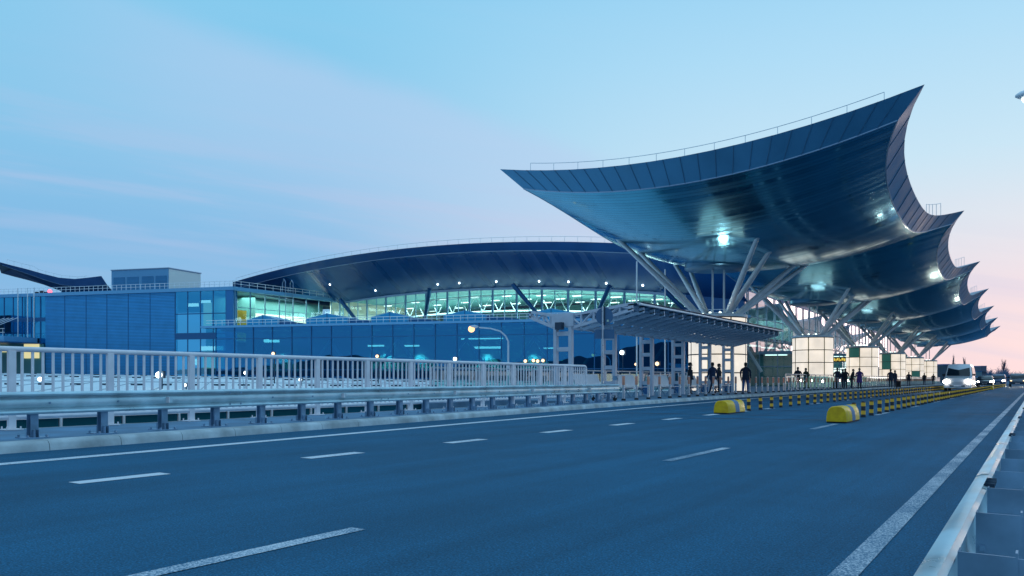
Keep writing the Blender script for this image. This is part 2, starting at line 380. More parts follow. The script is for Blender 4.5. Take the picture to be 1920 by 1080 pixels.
    ns = N.new('ShaderNodeTexSky'); ns.sky_type = 'NISHITA'; ns.sun_disc = False
    ns.sun_elevation = R(4); ns.sun_rotation = R(8)
    sc = N.new('ShaderNodeVectorMath'); sc.operation = 'SCALE'; sc.inputs['Scale'].default_value = .004; L.new(ns.outputs[0], sc.inputs[0])
    ad = N.new('ShaderNodeVectorMath'); ad.operation = 'ADD'; L.new(c, ad.inputs[0]); L.new(sc.outputs[0], ad.inputs[1])
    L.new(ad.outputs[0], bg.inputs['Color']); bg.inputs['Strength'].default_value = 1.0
sky()
sd = bpy.data.lights.new('sun', 'SUN'); sd.energy = .09; sd.angle = R(12); sd.color = (1, .80, .74)
so = bpy.data.objects.new('sun', sd); COL.objects.link(so)
so.rotation_euler = V((-math.sin(R(8)) * math.cos(R(6)), -math.cos(R(8)) * math.cos(R(6)), -math.sin(R(6)))).to_track_quat('-Z', 'Y').to_euler()

# ------------------------------------------------------------------ ground, road, pavement
def KX(y):                                            # kerb face
    pts = [(-60, -7.6), (-10, -9.75), (4.4, -10.7), (25, -12.1), (40, -12.9), (100, -13.7), (240, -15.5), (700, -21)]
    for (a, xa), (b, xb) in zip(pts, pts[1:]):
        if y <= b: return xa + (xb - xa) * (y - a) / (b - a)
    return pts[-1][1]
YS = [-60, -40, -20, -10, -4, 0, 4, 8, 12, 16, 20, 24, 28, 32, 36, 40, 50, 60, 70, 80, 100, 120, 150, 180, 240, 340, 500, 700]
g = MB(); g.quad((-4000, -4000, -6), (4000, -4000, -6), (4000, 4000, -6), (-4000, 4000, -6)); tag(g.build('ground', M['ground']), kind='structure')
b = MB()
for a, c in zip(YS, YS[1:]):
    b.quad((KX(a) - .1, a, 0), (.7, a, 0), (.7, c, 0), (KX(c) - .1, c, 0))
    b.quad((KX(a) - 1, a, -.9), (.9, a, -.9), (.9, c, -.9), (KX(c) - 1, c, -.9))
tag(b.build('road', M['asphalt'], fix=False), kind='structure')
b = MB()                                              # far apron so the road does not end on a cliff
b.quad((-600, 240, -.03), (-KX(0) - 30, 240, -.03), (60, 1500, -.03), (-600, 1500, -.03)); tag(b.build('verge', M['ground']), kind='structure')
# kerb and pavement
b = MB()
prof = lambda y: [(KX(y), -.02), (KX(y) - .02, .085), (KX(y) - .06, .125), (KX(y) - .10, .13), (KX(y) - .34, .132), (KX(y) - .34, -.1)]
kys = [-20 + i * 1.0 for i in range(0, 81)] + [65, 70, 80, 100, 120, 150, 180, 240]
for a, c in zip(kys, kys[1:]):
    j = .004
    b.loft([[V((x, a + j, z)) for x, z in prof(a)], [V((x, c - j, z)) for x, z in prof(c)]], 0, True)
tag(b.build('kerb', M['kerb'], smooth=40), kind='structure')
b = MB()
def slab(poly, z, t, mi=0):
    n = len(poly); b.add([(x, y, z) for x, y in poly] + [(x, y, z - t) for x, y in poly],
        [tuple(range(n)), tuple(range(n, 2 * n))[::-1]] + [(i, (i + 1) % n, n + (i + 1) % n, n + i) for i in range(n)], mi)
ys = [y for y in YS if -20 <= y <= 24] + [25.2]
slab([(KX(y) - .34, y) for y in ys] + [(-13.62, 25.2), (-13.62, -20)], .13, .7)
ys = [25.2] + [y for y in YS if 25.2 < y <= 240]
slab([(KX(y) - .34, y) for y in ys] + [(-45, 240), (-36, 90), (-30, 76), (-21.8, 74), (-21.8, 25.2)], .13, .7)
tag(b.build('pavement', M['pave']), kind='structure')
b = MB(); b.box(-13.66, -13.615, -20, 25.2, -.4, .138); tag(b.build('pavement_edge', M['kerb']), kind='structure')
# right-hand verge strip under the crash barrier
b = MB(); b.box(-.33, .85, -30, 300, .002, .10); tag(b.build('verge_kerb', M['kerb']), kind='structure')
# painted lines
b = MB()
def strip(x0, y0, x1, y1, w_): b.quad((x0 - w_ / 2, y0, .004), (x0 + w_ / 2, y0, .004), (x1 + w_ / 2, y1, .004), (x1 - w_ / 2, y1, .004))
ys = [y for y in YS if -20 <= y <= 240]
for a, c in zip(ys, ys[1:]): strip(KX(a) + 1.25, a, KX(c) + 1.25, c, .22 if c < 26 else .2)

for k in range(-6, 9): strip(-7.15, 3.53 + 2.66 * k, -7.15, 3.53 + 2.66 * k + .88, .2)
for k in range(4, 30): strip(-7.15, 3.53 + 2.66 * 8 + 6 * (k - 3), -7.15, 3.53 + 2.66 * 8 + 6 * (k - 3) + 1.6, .14)
tag(b.build('road_marking', M['paint']), kind='structure')
b = MB(); strip(-.76, -20, -.76, 300, .12)
for k in range(-3, 26): strip(-3.5, 1.4 + 6.9 * k, -3.5, 3.45 + 6.9 * k, .12)
tag(b.build('road_marking', M['worn']), kind='structure')
b = MB()                                              # tarred expansion joint across the carriageway
for (x0, x1, y0, y1, dz) in ((-12.2, -.3, 24.0, 24.12, 0), (-12.3, -.3, 26.6, 26.66, 0)): b.quad((x0, y0, .003), (x1, y0, .003), (x1, y1, .003), (x0, y1, .003))
for (p0, p1) in (((-9.6, 19.6), (-5.6, 20.4)), ((-7, 17.9), (-3.8, 18.8))): b.quad((p0[0], p0[1], .003), (p1[0], p1[1], .003), (p1[0], p1[1] + .14, .003), (p0[0], p0[1] + .18, .003))
tag(b.build('road_joint', mat('tar', (.012, .03, .055), .6)), kind='structure')
# low dark ridge behind the viewer, mirrored in the terminal glass
b = MB()
hp = []
for i in range(81):
    x = -900 + i * 30; h = 22 + 12 * math.sin(i * .21) + 7 * math.sin(i * .53 + 1) + 3 * math.sin(i * 1.3)
    hp.append((x, -520 + 60 * math.sin(i * .11), h))
for (a, c) in zip(hp, hp[1:]):
    b.quad((a[0], a[1] + 80, -6), (c[0], c[1] + 80, -6), (c[0], c[1], c[2]), (a[0], a[1], a[2]))
    b.quad((a[0], a[1], a[2]), (c[0], c[1], c[2]), (c[0], c[1] - 200, -6), (a[0], a[1] - 200, -6))
tag(b.build('hills', M['hill'], smooth=60), kind='structure')

# ------------------------------------------------------------------ left metal railing
RX = -13.5
rl = thing('metal_railing', 'white painted metal railing with upright bars behind the left crash barrier', 'railing', (RX, 10, .13))
Y0, DY, ZT, ZB = 5.7, 1.578, 1.42, .335
k0, k1 = -8, 12; ye = Y0 + DY * k1
b = MB()
arc = [(RX, ye - .12 + .12 * math.sin(a), ZT - .12 + .12 * math.cos(a)) for a in (0, R(22), R(45), R(68), R(90))]
b.tube([(RX, Y0 + DY * k0, ZT), (RX, ye - .5, ZT)] + arc + [(RX, ye, .13)], .043, 10); b.build('top_rail', M['white'], rl, 40)
b = MB(); b.tube([(RX, Y0 + DY * k0, ZB), (RX, ye, ZB)], .036, 8); b.build('bottom_rail', M['white'], rl, 40)
bal = []
for k in range(k0, k1 + 1):
    y = Y0 + DY * k
    if k < k1:
        b = MB(); b.box(RX - .03, RX + .05, y - .055, y + .055, .15, ZT - .03); b.box(RX - .12, RX + .12, y - .13, y + .13, .131, .15)
        for sx in (-.09, .09):
            for sy in (-.1, .1): b.tube([(RX + sx, y + sy, .15), (RX + sx, y + sy, .19)], .014, 6)
        b.build('post', M['white'], rl, bevel=.006)
        for j in range(1, 10): bal.append(y + DY * j / 10)
bal.sort(key=lambda y: abs(y - 6)); near, far = bal[:98], bal[98:]
def baluster(b, y): b.box(RX - .012, RX + .012, y - .019, y + .019, ZB, ZT - .02)
for y in near:
    b = MB(); baluster(b, y); b.build('baluster', M['white'], rl)
b = MB(); [baluster(b, y) for y in far]; tag(b.build('baluster', M['white'], rl), kind='stuff')

# ------------------------------------------------------------------ crash barriers
WP = [(0, .31), (.035, .309), (.075, .298), (.09, .278), (.08, .256), (.045, .246), (.012, .238), (.014, .228), (.034, .215), (.046, .19), (.050, .155), (.046, .12), (.034, .095), (.014, .082), (.012, .072), (.045, .064), (.08, .054), (.09, .032), (.075, .012), (.035, .001), (0, 0)]
def beam(b, p0, p1, side, ztop, th=.004, k=1.0):             # side: unit vector towards the traffic
    def ring(p):
        o = [V((p[0], p[1], 0)) + side * (d * k) + V((0, 0, ztop - .31 + z)) for d, z in WP]
        i = [V((p[0], p[1], 0)) + side * (d * k - th) + V((0, 0, ztop - .31 + z)) for d, z in WP]
        return o + i[::-1]
    b.loft([ring(p0), ring(p1)], 0, True)
gl = thing('crash_barrier', 'galvanised steel crash barrier on short posts along the left kerb', 'crash barrier', (-12, 12, .13))
GX = lambda y: KX(y) - .62
for k in range(-4, 7):
    y = 5.27 + 4.0 * k - 1.1; y2 = min(y + 4.06, 25.7)
    if y > 25.4: break
    b = MB(); sd_ = V((1, .068, 0)).normalized()
    beam(b, (GX(y), y), (GX(y2), y2), sd_, .765 + .003 * (k % 2))
    bo = b.build('beam', M['galv'], gl, 35)
    for (dy, dz) in ((.12, .06), (.12, .25), (.35, .06), (.35, .25), (1.1, .155), (2.1, .155)):
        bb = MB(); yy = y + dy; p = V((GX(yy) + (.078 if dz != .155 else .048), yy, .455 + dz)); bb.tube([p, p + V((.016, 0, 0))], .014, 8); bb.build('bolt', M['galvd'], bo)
    bb = MB(); yy = y + 2.96; p = V((GX(yy) + .048, yy, .61))
    bb.par(p + V((0, -.05, -.045)), (.075, .005, 0), (0, .012, 0), (0, 0, .09), 0); bb.par(p + V((.0, -.035, -.045)), (.06, -.0, 0), (.0, .06, 0), (0, 0, .085), 1)
    bb.build('reflector', [M['white'], M['galv']], bo)
def barrier_post(b, x, y, zt, z0=.13):
    b.box(x - .06, x - .052, y - .05, y + .05, z0 + .013, zt); b.box(x + .052, x + .06, y - .05, y + .05, z0 + .013, zt); b.box(x - .052, x + .052, y - .004, y + .004, z0 + .013, zt)
    b.box(x - .17, x + .17, y - .15, y + .15, z0 + .001, z0 + .013)
    for sx in (-1, 1): b.par((x + sx * .06, y - .03, z0 + .013), (sx * .07, 0, 0), (0, .008, 0), (-sx * .0, 0, .10)); b.par((x + sx * .06, y + .022, z0 + .013), (sx * .07, 0, 0), (0, .008, 0), (0, 0, .10))
    for sx in (-.14, .14):
        for sy in (-.12, .12): b.tube([(x + sx, y + sy, z0 + .013), (x + sx, y + sy, z0 + .045)], .015, 6)
for k in range(-12, 21):
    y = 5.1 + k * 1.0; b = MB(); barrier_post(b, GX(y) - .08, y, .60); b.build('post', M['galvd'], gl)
# right barrier, seen from behind
gr = thing('crash_barrier', 'galvanised crash barrier at the right edge of the road, seen from behind', 'crash barrier', (-.2, 20, .1))
BXR, ZR = -.195, .48
for k in range(-2, 40):
    y = .3 + 4.0 * k
    b = MB(); beam(b, (BXR, y), (BXR, y + 4.1), V((-1, 0, 0)), ZR + .003 * (k % 2), .004, .62); bo = b.build('beam', M['galv'], gr, 35)
    if 0 <= k < 8:
        for dy in (.1, .2, .3):
            for dz in (.06, .25): bb = MB(); p = V((BXR - .05, y + dy, ZR - .31 + dz)); bb.tube([p, p + V((.075, 0, 0))], .013, 6); bb.build('bolt', M['dark'], bo)
def post_r(b, y):
    x0, x1, zt = BXR + .006, BXR + .145, ZR - .042
    b.box(x0, x1, y, y + .006, .10, zt); b.box(x0, x0 + .006, y + .006, y + .07, .10, zt); b.box(x1, x1 + .006, y - .0, y + .05, .10, zt + .012)
    b.box(x1 + .006, x1 + .16, y + .004, y + .01, .10, zt - .004)
    b.box(x0 + .012, x0 + .03, y - .012, y, zt - .14, zt - .12)
for k in range(-1, 94):
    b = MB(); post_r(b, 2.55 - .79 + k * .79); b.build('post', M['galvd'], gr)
b = MB()
for k in range(94, 200): post_r(b, 2.55 - .79 + k * .79)
tag(b.build('post', M['galvd'], gr), kind='stuff')

# ------------------------------------------------------------------ canopy
AT = R(1.0); B0 = V((-3.87, 36.2, 0)); TT = V((-math.sin(AT), math.cos(AT), 0)); NN = V((-math.cos(AT), -math.sin(AT), 0))
def T(l, s, z): v = B0 + TT * s + NN * l; return V((v.x, v.y, z))
BL, BW, LC, NB = 28.6, 21.3, 13.5, 6
ZR_, ZL_ = 13.2, 12.85
def edge_plan(a, b):                                  # a, b in [-1,1]; b=-1 road side, +1 building side; scalloped in plan
    d = 1.6 * (1 - abs(a) ** 4); l0, l1 = d, BW - d
    return l0 + (l1 - l0) * (b + 1) / 2
def ztop(a, b):
    t = (b + 1) / 2; end = ZR_ + (ZL_ - ZR_) * t - 1.15 * (1 - b * b)
    fr = 1.9 * (1 - a * a)
    return end - fr
def zsof(a, b, l):
    z = ztop(a, b) - .9
    bb = (l - LC) / (LC if l < LC else BW - LC)
    bb = max(-1, min(1, bb))
    q = (1 - a * a) * (1 - bb * bb)
    return z - .75 * q
def sof_pt(bay, ta, tb):
    a = -1 + 2 * ta; b = -1 + 2 * tb
    s0, s1 = bay * BL, (bay + 1) * BL
    if bay == 0: s0 += .75
    if bay == NB - 1: s1 -= .75
    s = s0 + (s1 - s0) * ta
    aa = (s - (bay + .5) * BL) / (BL / 2)
    l = edge_plan(aa, -1) + .8; l2 = edge_plan(aa, 1) - .8
    ll = l + (l2 - l) * tb
    return T(ll, s, zsof(aa, b, ll))
cn = thing('canopy_roof', 'sweeping blue metal entrance canopy of six scalloped bays with pointed tips', 'canopy', T(10, 70, .13))
for bay in range(NB):
    b = MB(); b.grid(lambda u, v: sof_pt(bay, u, v), 44, 36); b.build('soffit', M['soffit'], cn, 60, fix=False)
    b = MB()
    b.grid(lambda u, v: T(edge_plan(2 * u - 1, 2 * v - 1), (bay + u) * BL, ztop(2 * u - 1, 2 * v - 1) + .25 * (1 - (2 * u - 1) ** 4) * (1 - (2 * v - 1) ** 4) ), 20, 14, flip=True)
    b.build('roof_sheet', M['rooftop'], cn, 60, fix=False)
    for side in (-1, 1):                              # scalloped fascia, road side and building side
        b = MB(); n = 26
        top = [T(edge_plan(2 * i / n - 1, side), (bay + i / n) * BL, ztop(2 * i / n - 1, side)) for i in range(n + 1)]
        bot = [sof_pt(bay, i / n, 0 if side < 0 else 1) for i in range(n + 1)]
        b.loft([top, bot], 0, False, False)
        fo = b.build('fascia', M['fascia'], cn, 60)
        b = MB(); b.tube([p + V((0, 0, .01)) for p in bot], .035, 6); b.build('edge_trim', M['trimlight'], fo, 40)
        b = MB(); nrm = (1 if side < 0 else -1)
        for i in range(1, 13):
            j = int(i * n / 13); b.tube([top[j] - NN * .012 * nrm, bot[j] - NN * .012 * nrm], .016, 4)
        b.build('panel_joint', M['joint'], fo)
    # the round collar under the low point
    b = MB(); c = T(LC, (bay + .5) * BL, 0); zc = zsof(0, -1 + 2 * (LC - 2.4) / (BW - 4.8), LC) - .02
    b.lathe((c.x, c.y, 0), [(2.15, zc + .35), (2.15, zc - .05), (2.05, zc - .12), (.2, zc - .12), (.02, zc - .12)], 40); b.build('collar', mat('collar_metal', (.10, .24, .36), .3, .7) if bay == 0 else bpy.data.materials['collar_metal'], cn, 40)
for end in (0, 1):
    b = MB(); n = 24; s_ = 0 if end == 0 else NB * BL
    bay = 0 if end == 0 else NB - 1
    top = [T(edge_plan(1, 2 * i / n - 1), s_, ztop(1, 2 * i / n - 1)) for i in range(n + 1)]
    bot = [sof_pt(bay, end, i / n) for i in range(n + 1)]
    b.loft([top, bot], 0, False, False); fo = b.build('fascia', M['fascia'], cn, 60)
    b = MB(); b.tube([p + V((0, 0, .012)) for p in bot], .04, 6); b.build('edge_trim', M['trimlight'], fo, 40)
    b = MB()
    for i in range(1, n): b.tube([top[i] - TT * .014, bot[i] - TT * .014], .017, 4)
    b.build('panel_joint', M['joint'], fo)
b = MB()
pts = [T(l, .55, 0) for l in [1.6 + .75 * i for i in range(25)]]
rp = []
for i in range(25):
    l = 1.6 + .75 * i; z = ztop(1, 2 * l / BW - 1) + .02; rp.append(T(l, .55, z + .50))
    if i % 2 == 0: b.tube([T(l, .55, z - .1), T(l, .55, z + .50)], .014, 5)
b.tube(rp, .016, 5)
for bay in range(1, NB + 1):
    for j in range(5):
        s_ = bay * BL - 2.4 - .9 * j; a = (s_ - (bay - .5) * BL) / (BL / 2); l = edge_plan(a, -1) + .5; z = ztop(a, -1)
        b.tube([T(l, s_, z - .1), T(l, s_, z + .8)], .018, 5)
        if j < 4:
            s2 = s_ - .9; a2 = (s2 - (bay - .5) * BL) / (BL / 2); b.tube([T(l, s_, z + .8), T(edge_plan(a2, -1) + .5, s2, ztop(a2, -1) + .8)], .018, 5)
b.build('roof_railing', M['strut'], cn)

# glowing drum columns with raking struts
def column(bay, label, dark_cells):
    c = T(LC, (bay + .5) * BL, .13); c.x -= 0
    t = thing('canopy_column', label, 'column', c, 0, 'glowing drum columns under the canopy')
    r, z0, ph, nr, nc = 1.88, .18, 1.2, 4, 8
    a0 = TH + R(12)
    def ringpt(a, rr, z): return V((c.x + rr * math.cos(a), c.y + rr * math.sin(a), z))
    P, C_, G = MB(), MB(), MB()
    for i in range(nc):
        for j in range(nr):
            dst = G if (i, j) in dark_cells else P
            A0, A1 = a0 + 2 * math.pi * i / nc + .03, a0 + 2 * math.pi * (i + 1) / nc - .03
            zz0, zz1 = z0 + ph * j + .04, z0 + ph * (j + 1) - .04; n = 5
            for k in range(n):
                x0, x1 = A0 + (A1 - A0) * k / n, A0 + (A1 - A0) * (k + 1) / n
                dst.quad(ringpt(x0, r, zz0), ringpt(x1, r, zz0), ringpt(x1, r, zz1), ringpt(x0, r, zz1))
            if dst is P:
                for k in range(1, n - 1):
                    x0, x1 = A0 + (A1 - A0) * k / n, A0 + (A1 - A0) * (k + 1) / n; m_ = (zz1 - zz0) * .2
                    C_.quad(ringpt(x0, r + .004, zz0 + m_), ringpt(x1, r + .004, zz0 + m_), ringpt(x1, r + .004, zz1 - m_), ringpt(x0, r + .004, zz1 - m_))
    P.build('lit_panel', M['panel'], t, 60)
    if G.v: tag(G.build('dim_green_panel', M['panelg'], t, 60), 'green glass panel with a faint added glow')
    b = MB()
    for j in range(nr + 1): b.lathe((c.x, c.y, 0), [(r - .05, z0 + ph * j - .035), (r + .012, z0 + ph * j - .035), (r + .012, z0 + ph * j + .035), (r - .05, z0 + ph * j + .035)], 40, 0, False)
    for i in range(nc):
        a = a0 + 2 * math.pi * i / nc; b.tube([ringpt(a, r - .01, z0), ringpt(a, r - .01, z0 + ph * nr)], .035, 6)
    b.build('panel_frame', M['frame'], t)
    b = MB(); b.lathe((c.x, c.y, 0), [(1.7, z0), (1.7, z0 + ph * nr), (.01, z0 + ph * nr)], 24, 0, False); b.build('core', M['inwall'], t)
    zt = z0 + ph * nr
    b = MB(); b.lathe((c.x, c.y, 0), [(r - .1, zt + .03), (r + .06, zt + .03), (r + .06, zt + .2), (r - .25, zt + .26), (.01, zt + .26)], 40); b.build('cap', M['strut'], t, 40)
    for sx in (-1, 1):
        for sy in (-1, 1):
            for (dx, dy) in ((4.4, 6.2), (4.3, 3.2)):
                dl, ds = -sx * dx, sy * dy
                p0 = T(LC - sx * .95, (bay + .5) * BL + sy * (.95 if dy > 4 else .70), zt + .2)
                aa = ds / (BL / 2); l = LC + dl; lo, hi = edge_plan(aa, -1) + .8, edge_plan(aa, 1) - .8
                p1 = T(l, (bay + .5) * BL + ds, zsof(aa, -1 + 2 * (l - lo) / (hi - lo), l) + .12)
                b = MB(); b.tube([p0, p0 + (p1 - p0) * .5, p1], [.17, .175, .13], 14); b.build('strut', M['strut'], t, 50)
    b = MB(); b.tube([(c.x - .25, c.y - .2, zt + .2), (c.x - .25, c.y - .2, zt + 3.6)], .07, 8); b.tube([(c.x + .35, c.y + .3, zt + .2), (c.x + .35, c.y + .3, zt + 3.6)], .07, 8); b.build('drain_pipe', M['strut'], t)
    b = MB()
    for a in (-60, 20, 100, 190, 260): b.ball((c.x + .95 * math.cos(R(a)), c.y + .95 * math.sin(R(a)), zt + .33), .10, 8)
    b.build('uplight', M['ceil'], t)
    for (a, e) in ((-62, 190 if bay == 0 else 55), (0, 70), (140, 150), (210, 130)):
        ld = bpy.data.lights.new('uplight_beam', 'SPOT'); ld.energy = e; ld.color = (.86, 1, .94); ld.spot_size = R(80); ld.spot_blend = .8; ld.shadow_soft_size = .3 if bay == 0 and a == -62 else .8
        lo = bpy.data.objects.new('uplight_beam', ld); COL.objects.link(lo); lo.parent = t
        lo.location = (1.6 * math.cos(R(a)), 1.6 * math.sin(R(a)), zt + .45 - .13)
        lo.rotation_euler = V((math.cos(R(a)) * .9, math.sin(R(a)) * .9, 1)).to_track_quat('-Z', 'Y').to_euler()
column(0, 'nearest glowing drum column, fully lit, behind the small glass shelter', [])
column(1, 'fully lit drum column in clear view right of the glass shelter', [])
column(2, 'third glowing drum column, one dim green panel at its top left', [(4, 3)])
column(3, 'fourth glowing drum column, two dim green panels stacked on its left side', [(4, 3), (4, 2)])
column(4, 'fifth glowing drum column beside the second bright doorway', [(5, 1)])
column(5, 'farthest and smallest glowing drum column at the end of the canopy', [])

# ------------------------------------------------------------------ terminal hall
hall = thing('terminal_hall', 'large terminal hall with arched dark blue roof over a lit glass wall', 'terminal', (-60, 110, -6))
YF, YG = 81.0, 89.0; XL, XR = -111.6, -27.6
Ftop = lambda x: 19.3 - .0018 * (x + 78) ** 2
Gtop = lambda x: max(14.1 - .0018 * (x + 76) ** 2, 14.35 if x < -95.2 else 0)
def hx(t): return XL + (XR - XL) * t
b = MB(); b.grid(lambda u, v: V((hx(u), YF + v * 1.0, Ftop(hx(u)) - v * .95)), 60, 1); fo = b.build('fascia', M['hallfas'], hall, 60, fix=False)
b = MB(); b.tube([(hx(i / 60), YF + .97, Ftop(hx(i / 60)) - .96) for i in range(61)], .05, 6); b.build('edge_trim', M['trimlight'], fo, 40)
def hs(u, v):
    x = hx(u); f = Ftop(x) - .95; gg = Gtop(x); e = v ** 1.25
    return V((x, YF + 1 + v * (YG - YF - 1), f + (gg - f) * e - .5 * math.sin(math.pi * v)))
b = MB(); b.grid(hs, 70, 14); b.build('soffit', M['hallsof'], hall, 60, fix=False)
b = MB(); b.grid(lambda u, v: V((hx(u), YF + v * 150, Ftop(hx(u)) + .03)), 40, 6, flip=True); b.build('roof_sheet', M['rooftop'], hall, 60, fix=False)
b = MB(); b.grid(lambda u, v: V((XL + .0, YF + u * 150, 14.35 + v * (Ftop(XL) - 14.35))), 2, 1); b.build('eave', M['hallfas'], hall, fix=False)
b = MB(); n = 46
rr = [V((hx(i / n), YF + .6, Ftop(hx(i / n)) + .75)) for i in range(n + 1)]; b.tube(rr, .025, 5)
for p in rr[::1]: b.tube([p - V((0, 0, .8)), p], .02, 5)
b.build('roof_railing', M['strut'], hall)
XGL = -94.5
xs = []; x = -35.0
while x > XGL: xs.append(x); x -= 2.05
xs.append(XGL); ZG0 = 6.6
b = MB()
for a, c in zip(xs, xs[1:]): b.quad((a, YG, ZG0), (c, YG, ZG0), (c, YG, Gtop(c)), (a, YG, Gtop(a)))
gw = b.build('glass_wall', M['clear'], hall)
b = MB()
for i, x in enumerate(xs):
    wd = .30 if i % 2 == 0 else .07; b.box(x - wd / 2, x + wd / 2, YG - .16, YG - .02, ZG0, Gtop(x) - .01)
for zz in (9.2, 11.2, 12.7):
    seg = [x for x in xs if Gtop(x) > zz + .1]
    if seg: b.box(min(seg), max(seg), YG - .12, YG - .03, zz, zz + .06)
b.build('mullion', M['mullw'], gw)
b = MB(); b.grid(lambda u, v: V((xs[0] + (xs[-1] - xs[0]) * u, YG - .2, Gtop(xs[0] + (xs[-1] - xs[0]) * u) - .22 + .3 * v)), 40, 1); b.build('head_trim', M['trimlight'], gw, fix=False)
b = MB(); b.box(-35.0, -28.0, YG - .2, YG + .2, 5, 13.0); b.build('side_wall', mat('blue_cladding', (.03, .16, .40), .5, .2), hall)
for (xa, za, ya, xb) in ((-92.0, 13.1, 86.6, -88.0), (-73.0, 13.5, 86.2, -76.5), (-58.5, 13.2, 86.2, -54.5), (-44.0, 12.0, 86.4, -47.6), (-37, 11.2, 86.4, -34)):
    b = MB(); b.tube([(xa, ya, za + .6), (xb, YG - .3, 8.2)], [.32, .25], 10); b.build('strut', M['mull'], hall, 50)
b = MB(); b.box(-94, -30, YG + .3, 150, 6.2, 6.5); b.build('floor', M['infloor'], hall)
b = MB(); b.box(-97, -30, 118, 118.4, 6.5, 14.0); b.build('back_wall', M['inteal'], hall)
b = MB(); b.box(-97.3, -97, YG + .4, 118, 6.5, 14.2); b.build('end_wall', M['inwall'], hall)
b = MB(); b.box(-97, -34, 108, 109, 6.5, 9.9); b.box(-70, -62, 100, 103, 6.5, 9.0); b.build('gallery_wall', M['inwall'], hall)
b = MB(); b.grid(lambda u, v: V((-94 + 60 * u, YG + .4 + 28 * v, Gtop(-94 + 60 * u) + .25)), 24, 4); b.build('ceiling', M['inteal'], hall, fix=False)
for yy in (96.5,):
    b = MB(); k = 0; x = -92.0; top = lambda x: Gtop(x) - .15; bt = lambda x: Gtop(x) - 2.6
    while x < -36:
        b.tube([(x, yy, bt(x)), (x + 1.5, yy, top(x + 1.5))], .06, 5); b.tube([(x + 1.5, yy, top(x + 1.5)), (x + 3, yy, bt(x + 3))], .06, 5); b.tube([(x, yy, bt(x)), (x + 3, yy, bt(x + 3))], .13, 5)
        b.tube([(x, yy, top(x)), (x + 3, yy, top(x + 3))], .12, 5); x += 3
    b.build('roof_truss', M['truss'], hall)
for yy in (94.5, 100, 106):
    for x in range(-90, -36, 6):
        b = MB(); b.box(x, x + 1.4, yy, yy + .5, Gtop(x) - .6, Gtop(x) - .5); b.build('ceiling_lamp', M['ceil'], hall)
for x in (-84, -66, -48):
    ld = bpy.data.lights.new('hall_light', 'AREA'); ld.energy = 6500; ld.shape = 'RECTANGLE'; ld.size = 16; ld.size_y = 16; ld.color = (.78, .98, .96)
    lo = bpy.data.objects.new('hall_light', ld); COL.objects.link(lo); lo.parent = hall; lo.location = (x + 60, 100 - 110, (12.6 if x < -60 else 11.2) + 6)
for x in (-92.5, -85, -72.5, -68.5, -62, -55, -50.5, -45, -40):
    y = YG - 1.6; v = (y - YF - 1) / (YG - YF - 1); u = (x - XL) / (XR - XL); z = hs(u, v).z - .10
    if x == -92.5: p = hs(u, .42); y, z = p.y, p.z - .1
    b = MB(); b.lathe((x, y, 0), [(.02, z - .06), (.09, z - .06), (.12, z), (.12, z + .2)], 14); b.build('soffit_lamp', M['lamp'], hall)
# road-side facade of the hall, behind the drums
b = MB(); LF = 24.0; S0, S1 = 53.0, 176.0; ZF = 11.6
n = 30
for i in range(n):
    s0, s1 = S0 + (S1 - S0) * i / n, S0 + (S1 - S0) * (i + 1) / n
    b.quad(T(LF, s0, .15), T(LF, s1, .15), T(LF, s1, ZF), T(LF, s0, ZF))
fg = b.build('front_glass', M['front'], hall)
b = MB()
for i in range(n + 1):
    s = S0 + (S1 - S0) * i / n; p = T(LF - .02, s, .15); b.par(p, -NN * .14, TT * .08, (0, 0, ZF))
for zz in (3.4, 6.0, 8.6): b.par(T(LF - .02, S0, zz), -NN * .12, TT * (S1 - S0), (0, 0, .09))
b.build('mullion', M['mullw'], fg)
b = MB(); b.par(T(LF + .1, S0, ZF), NN * 3, TT * (S1 - S0), (0, 0, 6)); b.build('upper_wall', M['hallfas'], hall)
b = MB(); b.par(T(LF + 7, S0, .1), NN * .3, TT * (S1 - S0), (0, 0, 9)); b.build('inner_wall', mat('pink_reflection_rose', (.78, .66, .68), .7), hall)  # rose colour stands in for pink sky mirrored in the front glass
ld = bpy.data.lights.new('rose_wall_fill', 'AREA'); ld.energy = 11000; ld.shape = 'RECTANGLE'; ld.size = 5; ld.size_y = 118; ld.color = (1, .92, .88)  # area light added to brighten the rose wall behind the glass
lo = bpy.data.objects.new('rose_wall_fill', ld); COL.objects.link(lo); lo.parent = hall; lo.rotation_euler = (0, 0, AT); lo.location = T(LF + 3.5, 114, 9.8) - hall.location
for s in range(60, 175, 9):
    b = MB(); b.par(T(LF + 3, s, 5.6), NN * 1.2, TT * 5, (0, 0, .1)); b.build('ceiling_lamp', M['ceil'], hall)
